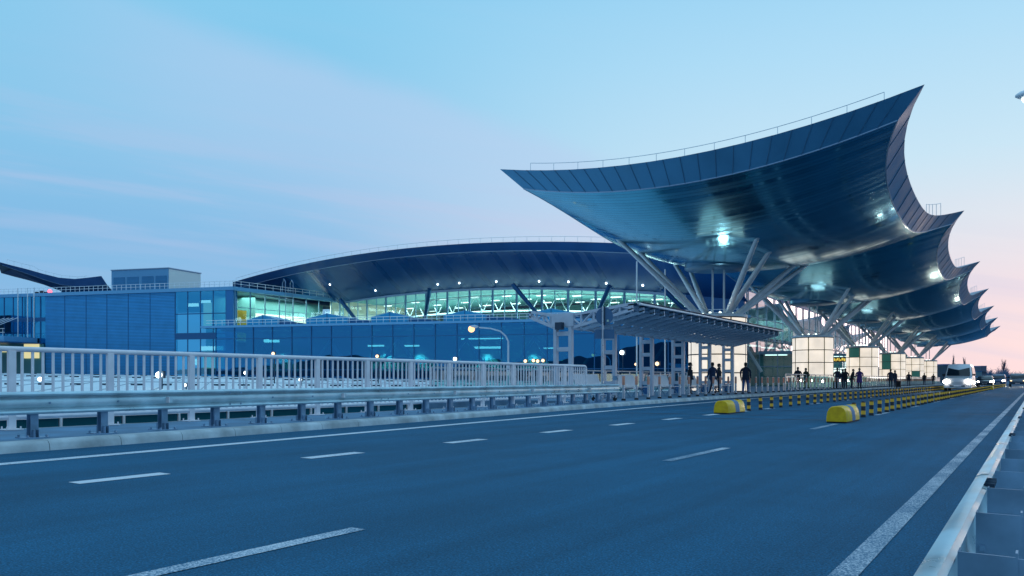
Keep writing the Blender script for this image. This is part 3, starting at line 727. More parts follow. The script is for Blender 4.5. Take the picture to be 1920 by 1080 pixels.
# entrance lobbies with bright doorways and yellow signs
def lobby(pxc, Z, wid, hgt, label, sign=True, bright=True):
    c = at(pxc, HZ, Z); c = V((c.x, c.y, .13))
    t = thing('entrance_lobby', label, 'entrance', c, 0)
    e = RT.copy(); d = FW.copy()
    e = TT.copy() * .35 + V((1, 0, 0)) * .93; e.normalize(); d = V((-e.y, e.x, 0))
    o = c - e * wid / 2
    def frm(u, dd, z): v = o + e * u + d * dd; return V((v.x, v.y, z))
    b = MB()
    for u in (0, wid * .5 - .05, wid - .1): b.par(frm(u, 0, .13), e * .1, d * .1, (0, 0, hgt))
    b.par(frm(0, -.02, hgt), e * wid, d * 4, (0, 0, .35)); b.par(frm(0, 0, 2.45), e * wid, d * .1, (0, 0, .12)); b.build('frame', M['mullw'], t)
    b = MB(); b.quad(frm(0, .05, .13), frm(wid, .05, .13), frm(wid, .05, hgt), frm(0, .05, hgt)); b.quad(frm(0, .05, .13), frm(0, 4, .13), frm(0, 4, hgt), frm(0, .05, hgt)); b.quad(frm(wid, .05, .13), frm(wid, 4, .13), frm(wid, 4, hgt), frm(wid, .05, hgt)); b.build('glass_panel', M['clear'], t)
    b = MB(); b.par(frm(.05, 3.9, .13), e * (wid - .1), d * .1, (0, 0, hgt)); b.build('back_wall', M['inteal'], t)
    b = MB(); b.par(frm(wid * .2, 1.5, hgt - .12), e * wid * .6, d * .4, (0, 0, .08)); b.build('ceiling_lamp', M['ceil'], t)
    if bright:
        b = MB(); b.par(frm(wid * .12, .6, .13), e * wid * .76, d * .05, (0, 0, 2.6)); b.build('doorway', M['screen'], t)
    if sign:
        b = MB(); b.par(frm(wid * .1, -.1, hgt - .95), e * wid * .8, d * .08, (0, 0, .75)); sb = b.build('sign_board', M['frame'], t)
        b = MB()
        for (u0, u1, v0, v1) in ((.14, .22, .2, .75), (.25, .31, .15, .6), (.33, .42, .3, .8), (.45, .5, .15, .8), (.52, .6, .2, .5), (.62, .74, .3, .8), (.76, .86, .15, .7)):
            b.par(frm(wid * u0, -.115, hgt - .95 + .75 * v0), e * wid * (u1 - u0), d * .012, (0, 0, .75 * (v1 - v0)))
        b.build('sign_symbols', M['signy'], sb)
    return t
lobby(1574, 118, 2.3, 4.6, 'bright doorway with a yellow sign left of the third drum column')
lobby(1709, 185, 2.4, 5.0, 'far bright doorway with a yellow sign between distant drum columns')
lobby(1458, 92, 4.2, 4.0, 'dark teal glass lobby left of the clearly seen second drum column', False, False)

# ------------------------------------------------------------------ wing building with corrugated wall
PW = Plane(100, .26)
ZWT = PW.z(330, 541)                                   # parapet level
wing = thing('terminal_wing', 'flat roofed blue wing with corrugated wall and glass at its corner', 'building', PW.p(PW.q(250), -6))
def wpar(b, x0, x1, z0, z1, off0, dep, mi=0):
    q0, q1 = PW.q(x0), PW.q(x1); b.par(PW.p(q0, z0, off0), PW.e * (q1 - q0), PW.n * -dep, (0, 0, z1 - z0), mi)
b = MB(); wpar(b, 85, 328, -6, ZWT - .5, 0, .6); wl = b.build('corrugated_wall', M['corr'], wing)
b = MB()
for x in (121, 161, 200, 240, 281): wpar(b, x, x + .9, -6, ZWT - .5, .03, .05)
b.build('panel_joint', M['mull'], wl)
for (x0, x1, xm) in ((328, 430, (328.5, 352, 376, 400, 424)), (-75, 85, range(-60, 86, 17))):
    b = MB(); q0, q1 = PW.q(x0), PW.q(x1); b.quad(PW.p(q0, -6), PW.p(q1, -6), PW.p(q1, ZWT - .5), PW.p(q0, ZWT - .5))
    gw = b.build('window_wall', M['reflw'], wing)
    b = MB()
    for x in xm: wpar(b, x - .7, x + .7, -6, ZWT - .5, .05, .1)
    if x0 > 0:
        for y in (588, 626, 634, 660): zz = PW.z(380, y); wpar(b, 328, 430, zz - .07, zz + .07, .04, .08)
    else: zz = PW.z(60, 597); wpar(b, -75, 85, zz - .5, zz + .1, .04, .08)
    b.build('mullion', M['mull'], gw)
b = MB(); wpar(b, 328, 404, PW.z(380, 636), PW.z(380, 624), .07, .12); b.build('spandrel', M['mull'], gw)
b = MB(); wpar(b, 425, 438, -6, ZWT - .5, .12, 1.0); b.build('corner_pillar', mat('pillar_blue', (.03, .22, .5), .4, .2), wing)
b = MB(); wpar(b, -75, 439, ZWT - .5, ZWT, .25, .8); b.build('parapet', M['plant'], wing)
b = MB()
q0, q1 = PW.q(-75), PW.q(438)
for i in range(60):
    q = q0 + (q1 - q0) * i / 59; b.tube([PW.p(q, ZWT, -.3), PW.p(q, ZWT + .85, -.3)], .035, 5)
for h in (.45, .85): b.tube([PW.p(q0, ZWT + h, -.3), PW.p(q1, ZWT + h, -.3)], .03, 5)
b.build('roof_railing', M['strut'], wing)
# body: roof, interior, lit rooms behind the corner glass
b = MB(); wpar(b, -75, 439, ZWT - .5, ZWT - .2, -.6, 30); b.build('roof', M['rooftop'], wing)
b = MB(); wpar(b, -75, 84, -6, ZWT - .6, -5, .3); wpar(b, 329, 424, -6, ZWT - .6, -7, .3); b.build('inner_wall', M['inteal'], wing)
b = MB()
for (x0, x1, ya, yb) in ((330, 351, 566, 572), (354, 374, 560, 565), (354, 398, 648, 656), (330, 350, 672, 684)):
    q0, q1 = PW.q(x0), PW.q(x1); b.par(PW.p(q0, PW.z(x0, yb), -2.5), PW.e * (q1 - q0), PW.n * -.1, (0, 0, PW.z(x0, ya) - PW.z(x0, yb)))
b.build('ceiling_lamp', M['ceil'], wing)
b = MB()
for (x0, x1, ya, yb) in ((331, 350, 655, 690), (352, 372, 668, 690), (332, 348, 560, 606)):
    q0, q1 = PW.q(x0), PW.q(x1); b.par(PW.p(q0, PW.z(x0, yb), -6), PW.e * (q1 - q0), PW.n * -.1, (0, 0, PW.z(x0, ya) - PW.z(x0, yb)))
b.build('lit_room', mat('lit_room', (.3, .3, .3), .6, emit=(.55, .85, .6), es=.9), wing)
# side wall of the wing along the hall axis, glazed and lit
cA = PW.p(PW.q(437), 0); sideL = 21.5
def sp_(s, off, z): return V((cA.x + TT.x * s - off, cA.y + TT.y * s, z))
ZS0 = 6.6
b = MB(); b.quad(sp_(.3, 0, ZS0), sp_(sideL, 0, ZS0), sp_(sideL, 0, ZWT - .55), sp_(.3, 0, ZWT - .55)); sg = b.build('side_glass', M['clear'], wing)
b = MB()
for i in range(9): s = .3 + (sideL - .3) * i / 8; b.box(sp_(s, 0, 0).x - .06, sp_(s, 0, 0).x + .08, sp_(s, 0, 0).y - .06, sp_(s, 0, 0).y + .06, ZS0, ZWT - .55)
for zz in (9.3, 11.3): b.par(sp_(.3, -.05, zz), (0, 0, .08), TT * sideL, (-.1, 0, 0))
b.build('mullion', M['mullw'], sg)
b = MB(); b.par(sp_(0, -.25, ZWT - .55), (-.8, 0, 0), TT * sideL, (0, 0, .55)); b.build('parapet', M['plant'], wing)
b = MB()
for i in range(16): p = sp_(sideL * i / 15, .1, ZWT); b.tube([p, p + V((0, 0, .85))], .035, 5)
for h in (.45, .85): b.tube([sp_(0, .1, ZWT + h), sp_(sideL, .1, ZWT + h)], .03, 5)
b.build('roof_railing', M['strut'], wing)
b = MB(); b.tube([sp_(9, -.5, 8.5), sp_(9, -.5, ZWT + 1.6), sp_(9.3, .2, ZWT + 2.1), sp_(9.6, .9, ZWT + 1.6), sp_(9.6, .9, ZWT)], .05, 6); b.tube([sp_(10.5, -.5, 8.5), sp_(10.5, -.5, ZWT + 1.6), sp_(10.8, .2, ZWT + 2.1), sp_(11.1, .9, ZWT + 1.6), sp_(11.1, .9, ZWT)], .05, 6)
for i in range(20): b.tube([sp_(9, -.5, 8.6 + .33 * i), sp_(10.5, -.5, 8.6 + .33 * i)], .03, 4)
b.build('ladder', M['trimlight'], wing)
b = MB(); b.par(sp_(1, 6, ZS0), (-.2, 0, 0), TT * sideL, (0, 0, ZWT - .6 - ZS0)); b.build('inner_wall', M['inteal'], wing)
b = MB(); b.par(sp_(6, 5.7, ZS0 + 2.4), (-.2, 0, 0), TT * 15, (0, 0, 2.3)); b.build('inner_wall', M['inwall'], wing)
b = MB(); b.par(sp_(1.0, 2.5, ZS0), (-.2, 0, 0), TT * 3.2, (0, 0, 4.6)); tag(b.build('inner_wall', M['inyellow'], wing), 'bright yellow inner wall')
b = MB(); b.par(sp_(.5, .2, ZS0 - .3), (-7, 0, 0), TT * sideL, (0, 0, .3)); b.build('floor', M['infloor'], wing)
ld = bpy.data.lights.new('wing_light', 'AREA'); ld.energy = 1800; ld.shape = 'RECTANGLE'; ld.size = 4; ld.size_y = 18; ld.color = (.95, 1, .85)
lo = bpy.data.objects.new('wing_light', ld); COL.objects.link(lo); lo.parent = wing; lo.location = sp_(11, 3.2, ZWT - .8) - wing.location
# terrace with stairs at the left end
ter = thing('terrace', 'low blue terrace with handrails in front of the wing at far left', 'terrace', PW.p(PW.q(30), -6, 4))
zt = PW.z(60, 634); b = MB(); wpar(b, -80, 72, zt - .75, zt, 6, 5.8); b.build('slab', M['plant'], ter)
b = MB(); wpar(b, -80, 82, zt - .95, zt - .80, 6.6, 6.4); b.build('eave', M['mull'], ter)
b = MB()
for i in range(22): q = PW.q(-80 + i * 7); b.tube([PW.p(q, zt, 5.7), PW.p(q, zt + 1.1, 5.7)], .03, 5)
for h in (.55, 1.1): b.tube([PW.p(PW.q(-80), zt + h, 5.7), PW.p(PW.q(70), zt + h, 5.7)], .035, 5)
for k in range(4): b.tube([PW.p(PW.q(-40 + k * 10), zt + .2, 4), PW.p(PW.q(30 + k * 8), zt + 3.0, 2)], .05, 5)
b.build('handrail', M['strut'], ter)
b = MB(); wpar(b, -75, 10, PW.z(10, 622), PW.z(10, 590), 5, 4); b.build('cabin', M['plant'], ter)
b = MB()
for x in (40, 58, 70): wpar(b, x, x + 1, zt, ZWT + .8, .7, .1)
b.build('ladder', M['strut'], ter)
b = MB(); wpar(b, -80, 84, -6, zt - .95, .3, .2); b.build('lower_wall', M['inteal'], ter)
for (x0, x1, ya, yb) in ((50, 78, 644, 672), (-20, 18, 650, 660)):
    b = MB(); wpar(b, x0, x1, PW.z(60, yb), PW.z(60, ya), .5, .1); b.build('lit_window', M['winy'], ter)
# plant room on the wing's roof
pr = thing('plant_room', 'blue louvred plant room box on the wing roof', 'plant room', PW.p(PW.q(260), ZWT, -8))
PP = Plane(112, .26); zt = PP.z(316, 503)
q0, q1 = PP.q(209), PP.q(316); depth = 14
b = MB(); dirS = RT * .387 + FW * .922; b.par(PP.p(q0, ZWT - .3, 0), PP.e * (q1 - q0), dirS * 6.9, (0, 0, zt - ZWT + .3)); b.build('wall', M['plant'], pr)
b = MB(); b.par(PP.p(q1 + .02, ZWT - .3, -.02), PP.e * .05, dirS * 6.85, (0, 0, zt - ZWT + .3 - .1)); b.build('end_wall', M['plantl'], pr)
b = MB()
for (a, c) in ((.04, .24), (.28, .48), (.54, .74), (.78, .97)): b.par(PP.p(q0 + (q1 - q0) * a, ZWT - .2, .06), PP.e * (q1 - q0) * (c - a), PP.n * -.1, (0, 0, (zt - ZWT) * .80))
b.build('louvre', M['louv'], pr)
b = MB(); b.par(PP.p(q0 - .1, zt, .1), PP.e * (q1 - q0 + .25), dirS * 7.1, (0, 0, .14)); b.build('roof_trim', M['trimlight'], pr)
# swooping roof end at the far left
PS = Plane(135, .26)
sw = thing('swept_roof', 'dark swept roof with an upturned pointed end on thin posts at far left', 'roof', PS.p(PS.q(110), ZWT))
tx = [(-6, 490), (20, 497), (50, 504.5), (80, 513), (110, 520.5), (140, 523), (165, 520.5), (190, 517.5)]
bx = [(12, 503), (30, 512), (55, 524), (85, 537), (112, 547), (150, 553), (180, 553), (208, 550)]
def lerp_pts(pts, n):
    o = []
    for i in range(n + 1):
        t = i / n * (len(pts) - 1); k = min(int(t), len(pts) - 2); f = t - k; o.append((pts[k][0] + (pts[k + 1][0] - pts[k][0]) * f, pts[k][1] + (pts[k + 1][1] - pts[k][1]) * f))
    return o
tp, bp_ = lerp_pts(tx, 28), lerp_pts(bx, 28)
top = [PS.px(x, y) for x, y in tp]; mid = [PS.px(x * .55 + X * .45, y * .55 + Y * .45 + 1, -.35) for (x, y), (X, Y) in zip(tp, bp_)]; bot = [PS.px(x, y, -1.2) for x, y in bp_]
bk = [p + (FW * .86 - RT * .51) * 16 - V((0, 0, .6)) for p in top]
b = MB(); b.loft([top, mid], 0, False, False); fo = b.build('fascia', M['hallfas'], sw, 60)
b = MB(); b.tube([m + PS.n * .03 for m in mid], .05, 5); b.build('edge_trim', M['trimlight'], fo)
b = MB(); b.loft([mid, bot], 0, False, False); b.build('soffit', M['hallsof'], sw, 60)
b = MB(); b.loft([top, bk], 0, False, False); b.build('roof_sheet', M['rooftop'], sw, 60)
b = MB(); b.loft([bot, bk], 0, False, False); b.build('back_soffit', M['hallfas'], sw, 60)
for x, y in ((88, 530), (106, 540)):
    b = MB(); p = PS.px(x, y, -4); b.tube([(p.x, p.y, p.z + .8), (p.x, p.y, ZWT - .2)], .35, 8); b.build('post', M['mullw'], sw)
b = MB(); rr = [PS.px(x, y - 5 - (x < 60) * 3, -.8) for x, y in tp[2:24]]; b.tube(rr, .03, 5)
for p in rr[::2]: b.tube([p - V((0, 0, 1)), p], .025, 4)
b.build('roof_railing', M['strut'], sw)
# roof floodlight cluster with red beacon
fl = thing('beacon_mast', 'small roof mast with floodlights and a red beacon at far left', 'mast', PW.px(42, 552, -4))
b = MB()
for x, h in ((28, 545), (38, 543), (47, 545)): b.tube([PW.px(x, 556, -4), PW.px(x, h, -4)], .05, 5); p = PW.px(x, h, -4); b.box(p.x - .35, p.x + .35, p.y - .2, p.y + .2, p.z - .1, p.z + .25)
b.build('mast', M['frame'], fl); b = MB(); b.ball(PW.px(53, 541, -4), .35, 10); b.build('beacon', M['redl'], fl)

# ------------------------------------------------------------------ low glass annex in front of hall and wing
PA = Plane(92, .26); ZAT = 7.75
ann = thing('glass_annex', 'long low annex faced in dark blue mirror glass below the hall', 'building', PA.p(PA.q(900), -6))
XA0, XA1 = 405, 1398
qa0, qa1 = PA.q(XA0), PA.q(XA1)
b = MB(); na = 24
for i in range(na):
    a, c = qa0 + (qa1 - qa0) * i / na, qa0 + (qa1 - qa0) * (i + 1) / na
    for (z0, z1) in ((-6, 2.2), (2.2, 6.3), (6.3, ZAT)):
        t1, t2 = random.uniform(-.012, .012), random.uniform(-.012, .012)
        b.quad(PA.p(a, z0, t1), PA.p(c, z0, t2), PA.p(c, z1, t2), PA.p(a, z1, t1))
ag = b.build('mirror_glass', M['refl'], ann, fix=False)
b = MB()
for i in range(na + 1):
    q = qa0 + (qa1 - qa0) * i / na; b.par(PA.p(q - .05, -6, .08), PA.e * .1, PA.n * -.06, (0, 0, 6 + ZAT))
for zz in (2.2, 6.3): b.par(PA.p(qa0, zz - .05, .085), PA.e * (qa1 - qa0), PA.n * -.05, (0, 0, .1))
b.build('mullion', M['mull'], ag)
b = MB(); b.par(PA.p(qa0 - 2, ZAT, .5), PA.e * (qa1 - qa0 + 2.5), PA.n * -1.4, (0, 0, .28)); b.build('parapet', M['plant'], ann)
b = MB(); b.par(PA.p(qa0, ZAT - .3, -1), PA.e * (qa1 - qa0), PA.n * -7, (0, 0, .25)); b.build('roof', M['rooftop'], ann)
b = MB()
for i in range(74): q = qa0 + (qa1 - qa0) * i / 73; b.tube([PA.p(q, ZAT + .28, 0), PA.p(q, ZAT + 1.0, 0)], .03, 5)
for h in (.65, 1.0): b.tube([PA.p(qa0 - 1.5, ZAT + h, 0), PA.p(qa1, ZAT + h, 0)], .035, 5)
b.build('roof_railing', M['strut'], ann)
b = MB(); b.par(PA.p(qa0 + .2, -6, -6.5), PA.e * (qa1 - qa0 - .4), PA.n * -.2, (0, 0, 13.4)); b.build('inner_wall', M['inteal'], ann)
b = MB(); b.par(PA.p(qa0 + .2, 1.6, -.4), PA.e * (qa1 - qa0 - .4), PA.n * -6, (0, 0, .4)); b.build('floor', M['infloor'], ann)
b = MB()
for (x0, x1, ya, yb) in ((670, 700, 645, 648), (740, 768, 645, 648), (850, 930, 632, 634), (870, 925, 648, 652), (1000, 1030, 650, 652), (470, 478, 634, 640), (480, 498, 635, 640)):
    q0, q1 = PA.q(x0), PA.q(x1); b.par(PA.p(q0, PA.z(x0, yb), -3), PA.e * (q1 - q0), PA.n * -.3, (0, 0, PA.z(x0, ya) - PA.z(x0, yb)))
b.build('ceiling_lamp', M['ceil'], ann)
for x, e in ((684, 500), (752, 420), (885, 500), (978, 420), (480, 220)):
    q = PA.q(x); ld = bpy.data.lights.new('room_light', 'SPOT'); ld.energy = e * 3; ld.color = (.8, 1, .9); ld.spot_size = R(95); ld.spot_blend = .5; ld.shadow_soft_size = .15
    lo = bpy.data.objects.new('room_light', ld); COL.objects.link(lo); lo.parent = ann; lo.location = PA.p(q, PA.z(x, 647), -5.6) - ann.location
b = MB()
for x in range(430, 1390, 130): b.tube([PA.p(PA.q(x), 1.8, -2), PA.p(PA.q(x + 45), 6, -2)], .2, 6); b.tube([PA.p(PA.q(x + 90), 1.8, -2), PA.p(PA.q(x + 45), 6, -2)], .2, 6)
b.build('brace', M['truss'], ann)
sk = [(450, 510), (562, 642), (685, 757), (823, 905), (985, 1072), (1160, 1262)]
desc = ['leftmost rooftop skylight in front of the yellow wall', 'second rooftop skylight from the left, below the wing ladder', 'third rooftop skylight, under the left end of the hall glass',
        'fourth rooftop skylight, left of the orange street lamp', 'fifth rooftop skylight, above the first shelter post', 'last rooftop skylight, half hidden behind the glass shelter']
for (x0, x1), ds in zip(sk, desc):
    q0, q1 = PA.q(x0), PA.q(x1); t = thing('roof_skylight', 'blue gabled ' + ds, 'skylight', PA.p((q0 + q1) / 2, ZAT, -2), 0, 'gabled skylights along the annex roof')
    z0, ze, zr = ZAT - .2, ZAT + 1.15, ZAT + 1.75; qm = (q0 + q1) / 2
    def sec(off): return [PA.p(q0, z0, off), PA.p(q1, z0, off), PA.p(q1, ze, off), PA.p(qm, zr, off), PA.p(q0, ze, off)]
    b = MB(); b.loft([sec(-1.6), sec(-5.5)], 0, True); bd = b.build('body', M['plant'], t)
    b = MB(); s = [PA.p(q0 + .15, z0 + .1, -1.57), PA.p(q1 - .15, z0 + .1, -1.57), PA.p(q1 - .15, ze - .06, -1.57), PA.p(qm, zr - .1, -1.57), PA.p(q0 + .15, ze - .06, -1.57)]
    b.add(s, [(0, 1, 2, 3, 4)]); b.build('gable_glass', M['reflw'], t)
    b = MB(); b.par(PA.p(qm - .04, z0, -1.53), PA.e * .08, PA.n * -.02, (0, 0, zr - z0)); b.build('mullion', M['mull'], t)
    b = MB(); q2 = q1 + (q1 - q0) * .75; b.loft([[PA.p(q1 + .01, z0, o), PA.p(q2, z0, o), PA.p(q2, z0 + .75, o), PA.p(q1 + .01, ze - .1, o)] for o in (-1.9, -5.0)], 0, True); b.build('duct', M['mull'], t)

# ------------------------------------------------------------------ lower arrivals building: white roof and glass front below the railing
lowb = thing('arrivals_roof', 'long low building with white sheet roof and dark glass seen through the railing', 'building', (-22, 20, -6))
PF = Plane(90, .26)
NL, NR_ = V((-22.1, -30, -.085)), V((-22.1, 73.5, -.085))
FL, FR = PF.p(PF.q(-260), 2.2), PF.p(PF.q(1325), .45)
def lowroof(u, v):                                    # u along the road, v away from it
    a = NL.lerp(NR_, u); c = FL.lerp(FR, u ** .8); p = a.lerp(c, v); p.z = a.z + (c.z - a.z) * (1 - (1 - v) ** 1.8); return p
b = MB(); b.grid(lowroof, 40, 16); b.build('roof_sheet', M['whiteroof'], lowb, 60, fix=False)
b = MB()
for i in range(41): b.tube([lowroof(i / 40, j / 12) + V((0, 0, .01)) for j in range(13)], .035, 4)
for v in (.18, .38, .62, .85): b.tube([lowroof(i / 40, v) + V((0, 0, .012)) for i in range(41)], .04, 4)
b.build('roof_seam', M['seam'], lowb)
b = MB()
for i in range(60):
    for v in (.3, .55, .8):
        p = lowroof((i + .5 * (v > .4)) / 60, v); b.box(p.x - .25, p.x + .25, p.y - .25, p.y + .25, p.z, p.z + .10)
b.build('roof_vent', M['dark'], lowb)
b = MB(); b.box(-22.2, -21.95, -30, 73, -.115, -.06); b.build('coping', M['white'], lowb)
b = MB(); b.quad((-22.02, -30, -6), (-22.02, 73, -6), (-22.02, 73, -.1), (-22.02, -30, -.1)); fg = b.build('glass_front', M['lowglass'], lowb)
b = MB()
for i in range(58): y = -28 + i * 1.75; b.box(-22.0, -21.93, y - .03, y + .03, -6, -.11)
b.build('mullion', M['white'], fg)
b = MB()
for i in range(26): y = -28 + i * 4; b.tube([(-21.98, y, -3), (-21.98, y + 2, -.5)], .09, 5); b.tube([(-21.98, y + 4, -3), (-21.98, y + 2, -.5)], .09, 5)
b.build('brace', mat('brace_teal', (.12, .35, .40), .5), fg)
# floodlights standing on that roof
def flood(x, y, Z, r, label, m='lamp'):
    p = at(x, y, Z); base = min(p.z - .5, 1.2)
    t = thing('floodlight', label, 'floodlight', (p.x, p.y, base), 0)
    b = MB(); b.ball(p, r, 10); b.build('bulb', M[m], t, 60)
    b = MB(); b.box(p.x - r * 1.3, p.x + r * 1.3, p.y + r * .6, p.y + r * 1.4, p.z - r, p.z + r * 1.2); b.tube([(p.x, p.y + r, base - .5), (p.x, p.y + r, p.z)], .04, 6); b.build('housing', M['dark'], t)
flood(298, 703, 40, .17, 'brightest white floodlight behind the railing, below the corrugated wall')
flood(346, 722, 40, .09, 'small white floodlight just right of and below the brightest one')
flood(460, 699, 50, .11, 'white floodlight behind the railing, under the left end of the annex')
flood(563, 712, 50, .10, 'white floodlight low behind the railing, below the second skylight')
flood(75, 711, 36, .10, 'white floodlight behind the leftmost part of the railing')
flood(512, 663, 48, .10, 'warm globe lamp just above the railing, left of the lit annex rooms', 'lampw')
flood(707, 668, 48, .10, 'warm globe lamp just above the railing, in front of the lit annex rooms', 'lampw')
flood(853, 673, 48, .11, 'white box lamp just above the railing, below the orange street lamp', 'lamp')
for i, x in enumerate((985, 1000, 1008, 1018)):  # bulbs added in place of glass reflections and distant lights
    flood(x, 677 - (i % 2), 62, .13, ('leftmost', 'second', 'third', 'rightmost')[i] + ' of four bulbs added for warm glints left of the first shelter post', 'lampw')
flood(1192, 683, 66, .11, 'small bulb added for a warm glint between the second and third shelter posts', 'lampw')  # this bulb and the next also stand in for reflected lights
flood(1232, 682, 66, .17, 'larger bulb added for a warm glint just right of the third shelter post', 'lampw')
flood(1166, 661, 70, .20, 'white floodlight shining between the second and third shelter posts', 'lamp')
# orange street lamp below deck level
p = at(884, 617, 60); q = at(953, 640, 60)
t = thing('street_lamp', 'curved arm street lamp glowing orange in front of the annex glass', 'street lamp', (q.x, q.y, -6))
b = MB(); b.tube([(q.x, q.y, -6), q, at(948, 630, 60), at(938, 621, 60), at(920, 616, 60), at(898, 614, 60)], [.10, .07, .06, .055, .05, .05], 8); b.build('pole', M['whitec'], t, 50)
b = MB(); hd = at(889, 612.5, 60); b.ball(hd, .34, 12, 0, (1, 1, .35)); b.build('lamp_housing', M['whitec'], t, 60)
b = MB(); b.ball(at(884, 617, 60), .26, 12); b.build('bulb', M['lampo'], t, 60)

# ------------------------------------------------------------------ glass shelter with butterfly frames
SX = -16.3; SY = [27.8 + 4.14 * i for i in range(6)]
sh = thing('glass_shelter', 'long white steel shelter with a tilted glass roof on ladder posts', 'shelter', (SX, 38, .13))
for i, y in enumerate(SY):
    b = MB(); hw = .36 if i == 0 else .29
    for dx in (-hw, hw): b.box(SX + dx - .075, SX + dx + .075, y - .10, y + .10, .13, 3.12)
    for zz in (.68, 1.40, 2.10, 2.75): b.box(SX - hw + .075, SX + hw - .075, y - .08, y + .08, zz, zz + .18)
    if i == 0: b.box(SX - .52, SX + .52, y - .11, y + .11, 3.12, 3.68)
    b.build('post', M['whitec'], sh, bevel=.01)
    if i > 0:
        b = MB(); b.box(SX - hw + .08, SX + hw - .08, y - .03, y + .03, .2, .66); b.build('infill_panel', M['mull'], sh)
def arm(b, y, s, L_, z0, z1, h0, h1, wd=.045):         # tapering open-web arm
    def P_(u, f): x = SX + s * (.26 + L_ * u); zt = z0 + (z1 - z0) * u; hh = h0 + (h1 - h0) * u; return V((x, y, zt - hh * f))
    n = max(4, int(L_ / .55))
    for f in (0, 1):
        b.loft([[P_(u, f) + V((0, dy, dz)) for dy, dz in ((-wd, -.06), (wd, -.06), (wd, .06), (-wd, .06))] for u in (0, 1)], 0, True)
    for k in range(n):
        b.tube([P_(k / n, k % 2), P_((k + 1) / n, (k + 1) % 2)], .05, 4); b.tube([P_(k / n, 0), P_(k / n, 1)], .05, 4)
    b.loft([[P_(1, 0) + V((0, dy, 0)) for dy in (-wd, wd)] + [P_(1, 1) + V((0, dy, 0)) for dy in (wd, -wd)], [P_(.93, 0) + V((0, dy, 0)) for dy in (-wd, wd)] + [P_(.93, 1) + V((0, dy, 0)) for dy in (wd, -wd)]], 0, True)
na_ = 21
for i in range(na_):
    y = SY[0] + (SY[-1] - SY[0]) * i / (na_ - 1)
    b = MB(); arm(b, y, 1, 2.9, 3.59, 3.92, .55, .23)
    if i == 0: arm(b, y, -1, 1.4, 3.59, 3.83, .55, .23, .07)
    b.build('roof_arm', M['whitec'] if i == 0 else M['armp'], sh)
b = MB(); b.box(SX - .11, SX + .11, SY[0] + .115, SY[-1], 3.12, 3.30); b.box(SX + .25, SX + .36, SY[0] + .12, SY[-1], 3.02, 3.09); b.build('eaves_beam', M['whitec'], sh)
b = MB()
ya, yb = SY[0] + .55, SY[-1] + .35
for i in range(na_ - 1):
    y0 = ya + (yb - ya) * i / (na_ - 1); y1 = ya + (yb - ya) * (i + 1) / (na_ - 1) - .035
    for (u0, u1) in ((0, .33), (.34, .66), (.67, 1.06)):
        b.par((SX + .26 + 2.9 * u0, y0, 3.66 + .33 * u0), (2.9 * (u1 - u0), 0, .33 * (u1 - u0)), (0, y1 - y0, 0), (0, 0, .02))
b.build('glass_roof', M['roof_glass'], sh)
b = MB()
for u in (.02, .34, .67, 1.03): b.box(SX + .26 + 2.9 * u - .04, SX + .26 + 2.9 * u + .04, SY[0] + .3, yb, 3.58 + .33 * u, 3.64 + .33 * u)
b.build('purlin', M['strut'], sh)
b = MB(); b.tube([(SX + 3.30, SY[0] + .3, 3.93), (SX + 3.30, yb, 3.93)], .05, 6); b.build('gutter', M['strut'], sh)
b = MB(); b.box(SX - .2, SX + .1, SY[0] - .36, SY[0] - .12, 3.0, 3.3); b.build('camera_box', M['dark'], sh)
# thin lamp-post-like poles rising behind the shelter
for x, yt, lab in ((1194, 490, 'thin white pole rising behind the shelter roof, left of the nearest drum'), (1247, 505, 'second thin white pole behind the shelter, closer to the nearest drum')):
    Z = 60; p = at(x, yt, Z); b = MB(); b.tube([(p.x, p.y, .13), p], .06, 8); tag(b.build('thin_pole', M['strut']), lab, 'pole')

# ------------------------------------------------------------------ benches
def bench0():
    t = thing('bench', '', 'bench', (0, 0, 0), 0, 'white metal benches under the glass shelter')
    L_ = 2.6
    b = MB(); b.par((.0, -L_ / 2, .40), (.50, 0, .03), (0, L_, 0), (0, 0, .035)); b.build('seat', M['white'], t, bevel=.01)
    b = MB(); b.par((.02, -L_ / 2, .47), (-.24, 0, .58), (0, L_ * .86, 0), (-.035, 0, -.012)); b.build('backrest', M['white'], t, bevel=.01)
    for y in (-L_ * .36, L_ * .30):
        b = MB(); b.tube([(-.18, y, .0), (.1, y, .40)], .025, 6); b.tube([(.52, y, .0), (.2, y, .40)], .025, 6); b.tube([(-.1, y, .33), (.45, y, .33)], .02, 6); b.build('leg', M['galvd'], t)
    b = MB(); b.tube([(.2, -L_ * .4, .37), (.2, L_ * .4, .37)], .03, 6); b.build('beam', M['galvd'], t)
    return t
bn = bench0(); BXb = -16.35
lab = ['empty white bench nearest the luggage trolley, between the first shelter posts', 'second white bench from the luggage trolley, empty, behind the bollards', 'white bench with a person in a black coat behind it', 'last white bench of the shelter, behind the striding person']
for i in range(4):
    loc = (BXb + .1, (SY[i + 1] + SY[i + 2]) / 2 - .1 if i < 4 else 0, .13)
    if i == 0: bn.location = loc; bn['label'] = lab[0]
    else: dup(bn, loc, 0, lab[i])
dup(bn, (BXb + .1, (SY[0] + SY[1]) / 2 + .3, .13), 0, 'white bench half hidden behind the end of the railing')
